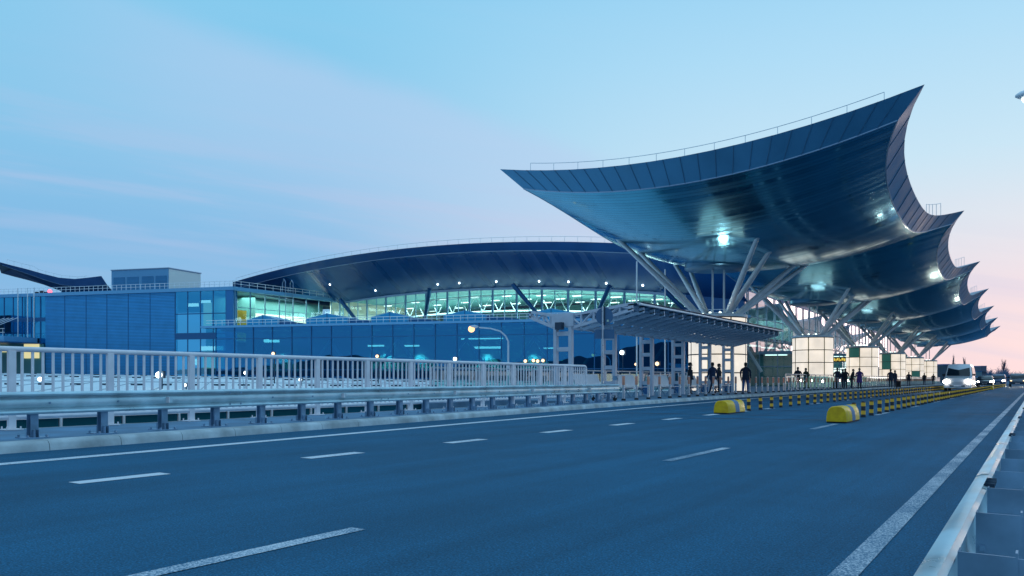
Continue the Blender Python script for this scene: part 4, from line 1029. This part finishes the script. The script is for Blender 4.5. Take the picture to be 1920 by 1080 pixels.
# ------------------------------------------------------------------ glass balustrades
def balustrade(x, y0, y1, label, zt=1.45, low=False):
    t = thing('glass_balustrade', label, 'balustrade', (x, (y0 + y1) / 2, .13))
    n = int((y1 - y0) / 1.6)
    b = MB(); b.tube([(x, y0, zt), (x, y1, zt)], .035, 8); b.build('handrail', M['stain'], t, 40)
    b = MB()
    for i in range(n): a = y0 + (y1 - y0) * i / n; b.box(x - .006, x + .006, a + .08, a + (y1 - y0) / n - .08, .22, zt - .12)
    b.build('glass_panel', M['rail_glass'], t)
    def up(b, i): a = y0 + (y1 - y0) * i / n; b.box(x - .03, x + .03, a - .02, a + .02, .13, zt)
    for i in range(n + 1): b = MB(); up(b, i); b.build('upright', M['stain'], t)
balustrade(-21.5, 25.5, 58, 'glass balustrade with steel handrail behind the shelter benches')
balustrade(-15.75, 60, 172, 'long glass balustrade between the waiting people and the glowing drums', 1.35)

# ------------------------------------------------------------------ kerb bollards and striped lane posts
def bollard0():
    t = thing('bollard', 'slim steel bollard with pale orange band, in the row along the left kerb', 'bollard', (0, 0, 0), 0, 'slim bollards along the kerb')
    b = MB(); b.lathe((0, 0, 0), [(.052, .06), (.052, .74)], 12); b.lathe((0, 0, 0), [(.052, .94), (.05, .97), (.02, .985)], 12); b.build('post', M['stain'], t, 40)
    b = MB(); b.lathe((0, 0, 0), [(.054, .60), (.056, .61), (.056, .935), (.054, .94)], 12); b.build('band', M['orange'], t, 40)
    b = MB(); b.lathe((0, 0, 0), [(.085, 0), (.085, .05), (.06, .075)], 12); b.build('base', M['black'], t, 40)
    return t
b0 = bollard0(); y = 27.0; k = 0
while y < 158:
    loc = (KX(y) - .95, y, .13)
    if k == 0: b0.location = loc
    else: dup(b0, loc)
    y += 1.3; k += 1
def stripes():
    m = bpy.data.materials.new('striped_post'); m.use_nodes = True; N = m.node_tree.nodes; L = m.node_tree.links; b = N['Principled BSDF']; b.inputs['Roughness'].default_value = .5
    tc = N.new('ShaderNodeTexCoord'); sp = N.new('ShaderNodeSeparateXYZ'); L.new(tc.outputs['Object'], sp.inputs[0])
    cr = N.new('ShaderNodeValToRGB'); cr.color_ramp.interpolation = 'CONSTANT'
    mr = N.new('ShaderNodeMapRange'); mr.inputs[1].default_value = 0; mr.inputs[2].default_value = .4; L.new(sp.outputs[2], mr.inputs[0]); L.new(mr.outputs[0], cr.inputs[0])
    e = cr.color_ramp.elements; e[0].position = 0; e[0].color = (.010, .012, .016, 1); e[1].position = .17; e[1].color = (.95, .46, .02, 1)
    for p, c in ((.40, (.010, .012, .016, 1)), (.68, (.95, .46, .02, 1)), (.90, (.010, .012, .016, 1))): n_ = e.new(p); n_.color = c
    L.new(cr.outputs[0], b.inputs['Base Color']); return m
b = MB(); b.lathe((0, 0, 0), [(.062, 0), (.062, .02), (.055, .05), (.052, .36), (.045, .39), (.02, .40), (.005, .40)], 14)
d0 = b.build('lane_post', stripes(), None, 40)
def lane_row(x, y0, y1, label, group, skip=()):
    y = y0; n = 0
    while y < y1:
        if not any(a < y < c for a, c in skip):
            o = d0 if (d0.get('label') is None) else d0.copy()
            if o is not d0: COL.objects.link(o)
            o.location = (x + random.uniform(-.015, .015), y, .002); o.rotation_euler = (random.uniform(-.03, .03), random.uniform(-.03, .03), random.uniform(0, 6))
            tag(o, label, 'lane post', group)
        y += 1.17
lane_row(-3.56, 19.55, 122, 'short black and yellow lane post in the row nearer the right lane', 'right row of striped lane posts', [(83, 86)])
lane_row(-7.10, 23.0 - 1.17, 108, 'short black and yellow lane post in the row nearer the kerb', 'left row of striped lane posts', [(80, 83)])
def block(x, y, label):
    t = thing('crash_cushion', label, 'crash cushion', (x, y, .002), 0, 'yellow crash cushions heading the post rows')
    W_, H_, L_ = .21, .36, 1.45
    pr_ = [(-W_, .03), (-W_ * .98, .12), (-W_ * .9, .23), (-W_ * .72, .31), (-W_ * .45, .35), (0, .362), (W_ * .45, .35), (W_ * .72, .31), (W_ * .9, .23), (W_ * .98, .12), (W_, .03)]
    def sect(yy, k=1.0, dz=0): return [V((px_ * k, yy, max(.03, pz * k + dz))) for px_, pz in pr_]
    b = MB(); b.loft([sect(0, .96), sect(.015), sect(L_ - .015), sect(L_, .96)], 0, True); b.build('shell', M['yellow'], t, 35, world=False)
    b = MB(); b.loft([sect(L_ * .42, 1.012), sect(L_ * .42 + .34, 1.012)], 0, True); b.build('grey_band', M['band'], t, 35, world=False)
    b = MB(); b.box(-W_ + .01, W_ - .01, .02, L_ - .02, .001, .03); b.build('base', M['black'], t, world=False)
    return t
block(-3.56, 17.6, 'yellow crash cushion with grey band at the near end of the right post row')
block(-7.12, 20.6, 'yellow crash cushion with grey band at the near end of the left post row')
block(-3.56, 83.6, 'distant yellow crash cushion partway along the right post row')
block(-7.12, 80.6, 'distant yellow crash cushion partway along the left post row')

# ------------------------------------------------------------------ traffic sign seen from behind, trolley
sp0 = V((-14.0, 26.9, .13))
t = thing('traffic_sign', 'round road sign seen from behind above a small plate, on a pole', 'traffic sign', sp0)
b = MB(); b.tube([sp0, sp0 + V((0, 0, 3.65))], .035, 10); b.tube([sp0, sp0 + V((0, 0, .03))], .1, 10); b.build('pole', M['stain'], t, 40)
e = V((math.cos(R(20)), math.sin(R(20)), 0)); nrm = V((-e.y, e.x, 0))
def disc(b, c, r, th): b.loft([[c + e * (r * math.cos(2 * math.pi * k / 32)) + V((0, 0, r * math.sin(2 * math.pi * k / 32))) + nrm * o for k in range(32)] for o in (0, th)], 0, True)
c = sp0 + V((.05, .02, 3.28)) + nrm * .05
b = MB(); disc(b, c, .34, .012); dd = b.build('disc', mat('sign_back', (.06, .16, .30), .5), t, 30)
b = MB(); b.par(c - e * .035 - nrm * .035 + V((0, 0, -.36)), e * .07, nrm * .03, (0, 0, .74)); b.build('bracket', M['dark'], dd)
b = MB(); b.par(c + e * .10 - nrm * .008 + V((0, 0, -.22)), e * .07, nrm * .006, (0, 0, .08)); b.build('sticker', mat('sticker', (.6, .75, .55), .5), dd)
b = MB(); b.par(c - e * .36 + V((0, 0, -.88)), e * .75, nrm * .012, (0, 0, .36)); b.build('plate', bpy.data.materials['sign_back'], t)
tr = thing('luggage_trolley', 'empty steel luggage trolley parked at the end of the crash barrier', 'luggage trolley', (-13.5, 26.1, .13), R(25))
b = MB(); b.tube([(-.5, -.26, .22), (.42, -.26, .22), (.42, .26, .22), (-.5, .26, .22)], .018, 6); 
for i in range(6): b.tube([(-.42 + .16 * i, -.26, .22), (-.42 + .16 * i, .26, .22)], .011, 5)
b.build('platform', M['stain'], tr, world=False)
b = MB()
for s in (-1, 1): b.tube([(.42, s * .26, .12), (.46, s * .28, .6), (.50, s * .30, 1.04)], .02, 6); b.tube([(-.5, s * .26, .22), (-.5, s * .26, .62)], .016, 6)
for z in (.5, .8): b.tube([(.46, -.28, z), (.46, .28, z)], .015, 6)
b.build('frame', M['stain'], tr, world=False)
b = MB(); b.tube([(.50, -.34, 1.04), (.50, .34, 1.04)], .024, 8); b.build('handle', M['black'], tr, world=False)
b = MB(); b.par((.43, -.25, .52), (.03, 0, .28), (0, .5, 0), (.008, 0, 0)); b.build('back_panel', M['white'], tr, world=False)
b = MB(); b.par((.30, -.22, .78), (.2, 0, .0), (0, .44, 0), (0, 0, .16)); b.build('basket', M['galvd'], tr, world=False)
for x, yy in ((.38, .24), (.38, -.24), (-.42, 0)):
    b = MB(); b.tube([(x, yy - .02, .075), (x, yy + .02, .075)], .075, 12); b.tube([(x, yy, .08), (x, yy, .22)], .015, 6); b.build('wheel', M['black'], tr, world=False)

# ------------------------------------------------------------------ people
def person(loc, face, label, h=1.75, coat=(.012, .016, .03), legs=(.02, .035, .07), stride=0., arm_pose='down', long_coat=0, coat_col2=None, hat=None, lean=0., bag=None, sit=False):
    t = thing('person', label, 'person', loc, face)
    s = h / 1.75
    mb_, ml_, ms_ = mat('jacket', coat, .75), mat('trousers', legs, .8), M['skin']
    me = bpy.data.meshes.new('body'); bm = bmesh.new(); lay = bm.verts.layers.skin.verify()
    def vt(p, r, r2=None):
        v = bm.verts.new(V(p) * s); v[lay].radius = (r * s, (r2 or r) * s); return v
    def chain(pts, start=None):
        prev = start
        for p, r in pts:
            v = vt(p, *(r if isinstance(r, tuple) else (r,)))
            if prev: bm.edges.new((prev, v))
            prev = v
        return prev
    # local: +Y faces forward, X is sideways
    pel = vt((0, 0, .95), .155, .12); pel[lay].use_root = True
    ch = chain([((0, lean * .3, 1.12), (.145, .11)), ((0, lean * .7, 1.30), (.175, .125)), ((0, lean, 1.43), (.14, .10))], pel)
    nk = chain([((0, lean + .01, 1.50), .058)], ch)
    chain([((0, lean + .035, 1.575), (.072, .085)), ((0, lean + .03, 1.66), (.078, .092)), ((0, lean + .02, 1.72), (.055, .065))], nk)
    for sd_ in (-1, 1):
        st = stride * sd_
        hip = (.095 * sd_, 0, .88)
        kn = (.10 * sd_, st * .28 + (.04 if stride else .01), .50); an = (.105 * sd_, st * .62 - (.06 if st < 0 else 0), .09 + (.08 if st < -.2 else 0))
        toe = (.12 * sd_, an[1] + .15, .045 + (.0 if st >= -.2 else .02))
        chain([(hip, .098), (((hip[0] + kn[0]) / 2, (hip[1] + kn[1]) / 2 + .01, .70), .088), (kn, .064), ((kn[0], (kn[1] + an[1]) / 2 - .01, .32), .060), (an, .043), ((toe[0], (an[1] + toe[1]) / 2, .055), (.05, .042)), (toe, (.042, .032))], pel)
        if arm_pose == 'down': el, wr = (.27 * sd_, lean - .03 - st * .1, 1.10), (.275 * sd_, lean + .06 - st * .25, .86)
        elif arm_pose == 'pockets': el, wr = (.30 * sd_, lean - .08, 1.12), (.20 * sd_, lean + .09, .93)
        elif arm_pose == 'phone': el, wr = (.26 * sd_, lean + .0, 1.12), ((.10 * sd_, lean + .24, 1.24) if sd_ > 0 else (.15 * sd_, lean + .22, 1.10))
        else: el, wr = (.30 * sd_, lean - .10, 1.13), (.12 * sd_, lean + .17, 1.08)
        w_ = chain([((.185 * sd_, lean, 1.40), .075), (((.185 + .085) * sd_, (el[1] + lean) / 2, 1.26), .062), (el, .05), (((el[0] + wr[0]) / 2, (el[1] + wr[1]) / 2, (el[2] + wr[2]) / 2), .045), (wr, .033)], ch)
        d = (V(wr) - V(el)).normalized(); side = V((sd_, 0, 0)); side = (side - d * side.dot(d)).normalized(); up = d.cross(side)
        pc = V(wr) + d * .06; pm = vt(pc, .04, .022); bm.edges.new((w_, pm))
        for fi in range(4):
            o = (fi - 1.5) * .018; ln = (.062, .075, .07, .055)[fi]
            chain([(pc + d * .045 + up * o, .010), (pc + d * (.045 + ln * .5) + up * o - side * .008, .009), (pc + d * (.04 + ln) + up * o - side * .028, .007)], pm)
        chain([(pc - d * .01 + up * .035, .011), (pc + d * .03 + up * .055 - side * .01, .009)], pm)
    bm.to_mesh(me); bm.free()
    o = bpy.data.objects.new('tmp', me); COL.objects.link(o)
    sk_ = o.modifiers.new('s', 'SKIN'); sk_.use_smooth_shade = True; su = o.modifiers.new('u', 'SUBSURF'); su.levels = 1; su.render_levels = 1
    dg = bpy.context.evaluated_depsgraph_get(); m2 = bpy.data.meshes.new_from_object(o.evaluated_get(dg)); bpy.data.objects.remove(o)
    m2.materials.clear()
    for mm in (mb_, ml_, ms_, M['black']): m2.materials.append(mm)
    for pl in m2.polygons:
        z = pl.center.z / s; x = abs(pl.center.x / s)
        i = 0
        if z > 1.52: i = 2
        elif z < .09: i = 3
        elif z < .92 and x < .23: i = 1
        elif arm_pose == 'down' and z < .87: i = 2
        pl.material_index = i
    bo = bpy.data.objects.new('body', m2); COL.objects.link(bo); bo.parent = t
    # hair / hat, face features
    b = MB(); hc = V((0, lean + .015, 1.675)) * s
    b.loft([[hc + V((r * .086 * s * math.cos(a), r * .105 * s * math.sin(a) - .012 * s, z * s)) for a in [2 * math.pi * k / 12 for k in range(12)]] for r, z in ((.93, -.02), (1.02, .02), (1.0, .05), (.8, .085), (.45, .102), (.05, .106))], 0, True)
    b.loft([[hc + V((r * .083 * s * math.cos(a), -.03 * s + r * .085 * s * math.sin(a), z * s)) for a in [math.pi + math.pi * k / 8 for k in range(9)]] for r, z in ((.7, -.11), (1.0, -.06), (1.05, .0))], 0, False, False)
    b.build('hair' if hat is None else 'hat', M['hair'] if hat is None else mat('hat', hat, .8), t, 50, world=False)
    b = MB(); fy = lean + .035
    b.ball(V((0, fy + .098, 1.615)) * s, .018 * s, 8, 0, (.8, 1, 1.3))
    for sx in (-1, 1): b.ball(V((.082 * sx, fy - .005, 1.625)) * s, .026 * s, 8, 0, (.4, .7, 1.2))
    b.build('face', ms_, t, 60, world=False)
    b = MB()
    for sx in (-1, 1): b.ball(V((.03 * sx, fy + .088, 1.645)) * s, .009 * s, 6)
    b.box(-.025 * s, .025 * s, (fy + .086) * s, (fy + .093) * s, 1.578 * s, 1.585 * s); b.build('eyes', M['hair'], t, 60, world=False)
    # coat skirt / hem
    zlo = .80 - .42 * long_coat; zz = [1.36, 1.2, 1.0, zlo + .1, zlo]; rx = [.19, .185, .20, .215, .225 + .03 * long_coat]; ry = [.14, .15, .155, .165, .17 + .02 * long_coat]
    b = MB()
    b.loft([[V((rx[i] * math.cos(a), ry[i] * math.sin(a) + lean * max(0, (z - .95) / .48), z + .01 * math.sin(3 * a))) * s for a in [2 * math.pi * k / 20 for k in range(20)]] for i, z in enumerate(zz)], 0, False)
    b.build('coat', mat('coat', coat_col2 or coat, .75, noise=.3, nscale=8), t, 50, world=False)
    b = MB(); b.loft([[V((.075 * k_ * math.cos(a), .08 * k_ * math.sin(a) + lean, z)) * s for a in [2 * math.pi * k / 14 for k in range(14)]] for k_, z in ((1.7, 1.43), (1.15, 1.50), (1.0, 1.535))], 0, False); b.build('collar', mb_, t, 50, world=False)
    if bag:
        b = MB(); b.ball(V((0, lean - .22, 1.2)) * s, .17 * s, 10, 0, (.9, .55, 1.3)); b.build('backpack', mat('bag', bag, .7), t, 60, world=False)
    return t
def ppl(x, Z, face, label, **k):
    p = at(x, HZ, Z); return person((p.x, p.y, .13), face, label, **k)
ppl(1294, 43.0, R(-70), 'person in a black coat standing behind the third bench', h=1.74, arm_pose='pockets')
ppl(1336, 44.6, R(60), 'person in navy jacket striding left in front of the last bench', h=1.78, coat=(.014, .03, .085), legs=(.015, .03, .07), stride=.6)
ppl(1348, 46.2, R(-80), 'person in black coat standing right behind the striding person', h=1.74, coat=(.02, .022, .03), arm_pose='pockets')
ppl(1398, 44.0, R(5), 'broad person in dark jacket and blue jeans, back turned, right of the shelter', h=1.76, coat=(.010, .018, .045), legs=(.03, .09, .24), stride=.14)
ppl(1496, 63.5, R(30), 'person in long dark coat standing in front of the fully visible drum', h=1.82, coat=(.008, .014, .03), long_coat=.25, arm_pose='pockets')
ppl(1511, 64, R(150), 'person in dark green jacket in front of the fully visible drum', h=1.75, coat=(.02, .04, .02), legs=(.012, .012, .014), arm_pose='hold')
ppl(1570, 68, R(-10), 'person in navy coat at the left of the crowd by the bright doorway', h=1.82, coat=(.012, .02, .05), arm_pose='pockets')
ppl(1580, 70, R(-60), 'person in blue jacket in the middle of the crowd by the doorway', h=1.74, coat=(.015, .04, .10), bag=(.012, .02, .05))
ppl(1585, 69, R(40), 'person in black jacket close against the person in blue jacket', h=1.78, coat=(.012, .014, .02), arm_pose='hold')
ppl(1597, 68, R(-95), 'person in black jacket leaning forward at the right of the crowd', h=1.72, coat=(.012, .012, .016), lean=.12, arm_pose='hold')
ppl(1611.5, 64, R(200), 'person in long purple coat looking at hands, by the third drum', h=1.74, coat=(.06, .03, .16), coat_col2=(.09, .04, .22), legs=(.01, .012, .02), long_coat=.55, arm_pose='phone')
ppl(1670, 77, R(20), 'person in long dark coat standing before the fourth drum', h=1.82, coat=(.012, .025, .06), long_coat=.2)
ppl(1678, 78, R(-40), 'person in blue jacket beside the long dark coat, before the fourth drum', h=1.74, coat=(.02, .05, .11), legs=(.02, .06, .12))
ppl(1704, 96, R(10), 'distant person in black jacket before the fifth drum', h=1.74)
ppl(1733, 112, R(-20), 'distant person in black jacket between the two farthest drums', h=1.74)
ppl(1750, 125, R(15), 'farthest visible person in black, just left of the minibus lights', h=1.74)
for x, Z, lab_ in ((1567, 67.5, 'black upright suitcase beside the person in navy coat'), (1685, 77.5, 'dark upright suitcase beside the person in blue jacket')):
    p = at(x, HZ, Z); t = thing('suitcase', lab_, 'suitcase', (p.x, p.y, .13))
    b = MB(); b.box(-.2, .2, -.13, .13, .06, .68); b.build('shell', M['black'], t, world=False, bevel=.03)
    b = MB(); b.tube([(-.12, 0, .68), (-.12, 0, 1.0), (.12, 0, 1.0), (.12, 0, .68)], .012, 6); b.build('handle', M['stain'], t, world=False)
    b = MB(); [b.tube([(sx - .02, sy, .03), (sx + .02, sy, .03)], .03, 8) for sx in (-.15, .15) for sy in (-.09, .09)]; b.build('wheel', M['black'], t, world=False)

# ------------------------------------------------------------------ vehicles (facing the viewer, -Y)
def vehicle(name, label, cat, loc, prof, W_, col, glass_z, wheels, lamp_z, lamp_x, rz=0, hl='head', lr=.11):
    t = thing(name, label, cat, loc, rz)
    mcol = mat('car_paint', col, .25, .2, coat=.6)
    # prof: side outline (y, z) from front bottom over the roof to the rear bottom
    def sec(x, k):
        cy = sum(p[0] for p in prof) / len(prof); out = []
        for (yy, zz) in prof:
            out.append(V((x * (1 - .14 * max(0, zz - glass_z[0]) / max(.1, glass_z[1] - glass_z[0])), cy + (yy - cy) * k, zz if zz < .5 else .5 + (zz - .5) * (1 - (1 - k) * 2))))
        return out
    b = MB(); b.loft([sec(-W_ / 2, .965), sec(-W_ / 2 * .93, 1), sec(0, 1.008), sec(W_ / 2 * .93, 1), sec(W_ / 2, .965)], 0, True); b.build('body', mcol, t, 35, world=False)
    dg_ = mat('car_glass', (.006, .012, .02), .06)
    # windscreen and side windows: inset proud of the body
    g0, g1 = glass_z
    fr = [p for p in prof if g0 - .02 <= p[1] <= g1 + .05]
    f0, f1 = fr[0], fr[1]
    b = MB(); wb, wt = W_ / 2 * .86, W_ / 2 * .76
    n_ = V((0, -(f1[1] - f0[1]), (f1[0] - f0[0]))).normalized() * .03
    b.quad(V((-wb, f0[0], f0[1] + .05)) + n_, V((wb, f0[0], f0[1] + .05)) + n_, V((wt, f1[0], f1[1] - .06)) + n_, V((-wt, f1[0], f1[1] - .06)) + n_); b.build('windscreen', dg_, t, world=False)
    ys_ = [p[0] for p in fr]
    for sx in (-1, 1):
        b = MB(); b.quad((sx * W_ / 2 * 1.005, f0[0] + .5, g0 + .08), (sx * W_ / 2 * 1.005, max(ys_) - .25, g0 + .08), (sx * W_ / 2 * .90, max(ys_) - .45, g1 - .1), (sx * W_ / 2 * .90, f1[0] + .2, g1 - .1)); b.build('side_window', dg_, t, world=False)
        b = MB(); b.ball((sx * lamp_x, prof[1][0] - .02, lamp_z), lr, 10, 0, (1.3, .5, .8)); b.build('headlight', M[hl], t, 60, world=False)
        b = MB(); b.box(sx * W_ / 2 - .02 if sx > 0 else -W_ / 2 - .2, sx * W_ / 2 + .2 if sx > 0 else -W_ / 2 + .02, f0[0] + .35, f0[0] + .42, g0 + .05, g0 + .2); b.build('mirror', M['black'], t, world=False)
        for wy in wheels:
            b = MB(); b.tube([(sx * (W_ / 2 - .2), wy, .32), (sx * (W_ / 2 + .015), wy, .32)], .32, 18); wo = b.build('wheel', M['black'], t, 40, world=False)
            b = MB(); b.tube([(sx * (W_ / 2 + .0), wy, .32), (sx * (W_ / 2 + .025), wy, .32)], .19, 14); b.build('rim', M['stain'], wo, 40, world=False)
    for sx in (-1, 1):
        ld = bpy.data.lights.new('headlight_beam', 'SPOT'); ld.energy = 700; ld.color = (1, .86, .64); ld.spot_size = R(50); ld.spot_blend = .8; ld.shadow_soft_size = .15
        lo = bpy.data.objects.new('headlight_beam', ld); COL.objects.link(lo); lo.parent = t; lo.location = (sx * lamp_x, prof[1][0] - .25, lamp_z); lo.rotation_euler = V((0, -1, -.05)).to_track_quat('-Z', 'Y').to_euler()
    fy = prof[0][0]
    b = MB(); b.box(-W_ / 2 * .55, W_ / 2 * .55, fy - .03, fy + .02, .38, .55); b.build('grille', M['black'], t, world=False)
    b = MB(); b.box(-.26, .26, fy - .045, fy - .03, .40, .51); b.build('number_plate', M['white'], t, world=False)
    return t
VAN = [(-2.7, .28), (-2.75, .75), (-2.55, 1.05), (-1.75, 1.2), (-1.05, 2.05), (-.7, 2.2), (2.6, 2.24), (2.75, 2.1), (2.8, .35)]
SEDAN = [(-2.2, .25), (-2.25, .55), (-2.1, .78), (-1.0, .93), (-.25, 1.38), (.1, 1.45), (.9, 1.42), (1.6, 1.02), (2.2, .95), (2.25, .35)]
SUV = [(-2.2, .3), (-2.27, .7), (-2.1, 1.0), (-1.1, 1.12), (-.5, 1.68), (-.2, 1.76), (1.7, 1.74), (2.1, 1.2), (2.2, .4)]
vehicle('minibus', 'white minibus with blazing headlights by the distant lane posts', 'minibus', (-5.3, 74, 0), VAN, 1.95, (.70, .72, .76), (1.2, 2.06), (-1.75, 1.7), .78, .76, lr=.2)
vehicle('parked_car', 'dark saloon car right behind the end of the lane posts', 'car', (-5.6, 118, 0), SEDAN, 1.8, (.012, .02, .035), (.93, 1.4), (-1.4, 1.4), .68, .68, hl='head', lr=.10)
vehicle('parked_car', 'blue car with bright headlights ahead of the far poplar', 'car', (-4.9, 140, 0), SUV, 1.85, (.03, .07, .16), (1.12, 1.68), (-1.4, 1.4), .8, .7, lr=.16)
vehicle('suv', 'grey sports utility car in the right lane at the far right edge', 'car', (-2.2, 126, 0), SUV, 1.9, (.10, .13, .17), (1.12, 1.68), (-1.4, 1.4), .8, .72, hl='lampw', lr=.09)

# ------------------------------------------------------------------ far right: street lamps, sign, trees, buildings
def lamp_post(y, label):
    t = thing('street_lamp', label, 'street lamp', (1.7, y, .0), 0, 'street lamps on the right verge')
    b = MB(); b.tube([(1.7, y, 0), (1.7, y, 8.6), (1.4, y, 9.0), (.6, y, 9.2), (-.1, y, 9.2)], [.11, .07, .06, .05, .05], 10); b.build('pole', M['strut'], t, 50)
    b = MB(); b.ball((-.05, y, 9.16), .5, 14, 0, (1, .5, .3)); b.build('lamp_housing', M['strut'], t, 60)
    b = MB(); b.ball((-.08, y, 9.03), .30, 12, 0, (1, .8, .5)) if y < 60 else b.ball((-.08, y, 9.03), .38, 12, 0, (1, .8, .5)); b.build('bulb', M['lamp'] if y < 60 else M['streak_glow'], t, 60)
lamp_post(26.8, 'nearest right verge street lamp, its head cut by the right picture edge')
lamp_post(56, 'second right verge street lamp, farther and lower at the picture edge')
for i in range(4): lamp_post(85 + 29 * i, ('third', 'fourth', 'fifth', 'sixth')[i] + ' right verge street lamp, added out of view for warm soffit streaks')  # out-of-view lamps added so the canopy soffit reflects warm streaks
t = thing('traffic_sign', 'small distant round sign on a pole left of the grey car', 'traffic sign', at(1897, HZ, 120).xy.to_3d())
p = at(1897, 704.5, 120); b = MB(); b.tube([(p.x, p.y, 0), p], .05, 6); b.build('pole', M['strut'], t)
b = MB(); b.loft([[p + RT * (.36 * math.cos(a)) + V((0, 0, .36 * math.sin(a))) - FW * o for a in [2 * math.pi * k / 20 for k in range(20)]] for o in (.06, .08)], 0, True); b.build('disc', M['mull'], t)
bark = mat('bark', (.05, .045, .06), .9); twig = mat('twigs', (.07, .09, .15), .9)
def poplar(x, ytop, Z, label, spread=2.6, dens=46, seed=1):
    rnd = random.Random(seed); p = at(x, ytop, Z); base = V((p.x, p.y, -6)); H_ = p.z + 6
    t = thing('poplar_tree', label, 'tree', base)
    b = MB(); b.tube([base, base + V((.2, 0, H_ * .5)), base + V((0, 0, H_ * .9))], [.5, .35, .08], 8); b.build('trunk', bark, t, 50)
    b = MB()
    for i in range(dens):
        z = H_ * (.15 + .75 * i / dens); a = rnd.uniform(0, 6.283); L_ = H_ * rnd.uniform(.16, .32) * (1.1 - .5 * i / dens); r_ = spread * rnd.uniform(.5, 1.1) * (1.1 - .75 * i / dens)
        s0 = base + V((0, 0, z)); m_ = s0 + V((r_ * .7 * math.cos(a), r_ * .7 * math.sin(a), L_ * .4)); e_ = s0 + V((r_ * math.cos(a), r_ * math.sin(a), L_))
        b.tube([s0, m_, e_], [.16, .11, .03], 4)
        for k in range(6):
            f = rnd.uniform(.2, 1); q_ = s0.lerp(e_, f); d_ = V((rnd.uniform(-.7, .7), rnd.uniform(-.7, .7), rnd.uniform(.8, 2.2))); b.tube([q_, q_ + d_], [.06, .02], 3)
    b.build('crown', twig, t)
poplar(1882, 678, 520, 'tallest bare poplar above the far cars at right', 3.4, 60, 2)
poplar(1787, 670, 560, 'left bare poplar showing above the minibus', 2.0, 40, 3)
poplar(1808, 673, 560, 'right bare poplar showing above the minibus', 2.0, 40, 4)
rnd = random.Random(5); b = MB()                      # distant bare wood along the horizon
for i in range(1500):
    x = rnd.uniform(1790, 1990); Z = rnd.uniform(430, 620); p = at(x, HZ, Z); h = rnd.uniform(2.5, 7) * (1.15 if 1848 < x < 1862 or 1868 < x < 1890 else .8)
    base = V((p.x, p.y, -.5)); d_ = V((rnd.uniform(-1.2, 1.2), rnd.uniform(-1.2, 1.2), h)); b.tube([base, base + d_ * .6, base + d_], [.22, .14, .04], 3)
    for k in range(5): q_ = base + d_ * rnd.uniform(.35, 1); b.tube([q_, q_ + V((rnd.uniform(-1.6, 1.6), rnd.uniform(-1.6, 1.6), rnd.uniform(.3, 2)))], [.10, .03], 3)
tag(b.build('distant_wood', mat('hazed_twigs', (.07, .14, .24), .9)), 'bare wood with blue distance haze in its colour, along the horizon', 'trees', kind='stuff')  # blue haze of distance is put into the twig colour
def farblock(x0, x1, yt, Z, label, col, win=True, dep=10):
    p0, p1 = at(x0, yt, Z), at(x1, yt, Z); t = thing('distant_building', label, 'building', ((p0.x + p1.x) / 2, (p0.y + p1.y) / 2, -1))
    b = MB(); b.par((p0.x, p0.y, -1), p1 - p0, FW * dep, (0, 0, p0.z + 1)); b.build('wall', mat('far_wall', col, .7, noise=.1), t)
    b = MB(); b.par(V((p0.x, p0.y, p0.z)) - FW * .2, p1 - p0, FW * dep, (0, 0, .35)); b.build('roof', M['mull'], t)
    if win:
        e = (p1 - p0); n = 5
        for j in range(max(1, int(p0.z / 3))):
            b = MB(); b.par(V((p0.x, p0.y, 1.2 + 3 * j)) + e * .08 - FW * .05, e * .84, FW * .04, (0, 0, 1.3)); b.build('window_band', dgw, t)
dgw = mat('far_window', (.02, .05, .09), .15)
farblock(1839.5, 1850, 687, 420, 'dark square tower block on the horizon right of the minibus', (.10, .12, .17))
farblock(1831, 1841, 697, 400, 'low pale block left of the square tower block', (.14, .24, .28))
farblock(1840, 1866, 706, 380, 'long low shed in front of the square tower block', (.16, .26, .34), False)
farblock(1768, 1781, 685, 205, 'blue grey block right behind the farthest drum column', (.05, .09, .13), True, 8)
farblock(1781, 1812, 689, 230, 'low dark hall behind the minibus', (.03, .055, .075), False, 20)

# ------------------------------------------------------------------ camera, render settings
cd = bpy.data.cameras.new('camera'); cd.sensor_width = 36; cd.lens = 36 * F_PX / 1920
cd.shift_y = (HZ - 540) / 1920; cd.clip_start = .05; cd.clip_end = 9000
co = bpy.data.objects.new('camera', cd); COL.objects.link(co); co.location = (0, 0, CAMZ); co.rotation_euler = (R(90), 0, TH)
S.camera = co
S.view_settings.view_transform = 'Standard'; S.view_settings.look = 'None'; S.view_settings.exposure = 0; S.view_settings.gamma = 1
c_ = S.cycles; c_.use_denoising = True; c_.max_bounces = 8; c_.diffuse_bounces = 3; c_.glossy_bounces = 4; c_.transparent_max_bounces = 12
c_.sample_clamp_indirect = 6; c_.caustics_reflective = False; c_.caustics_refractive = False
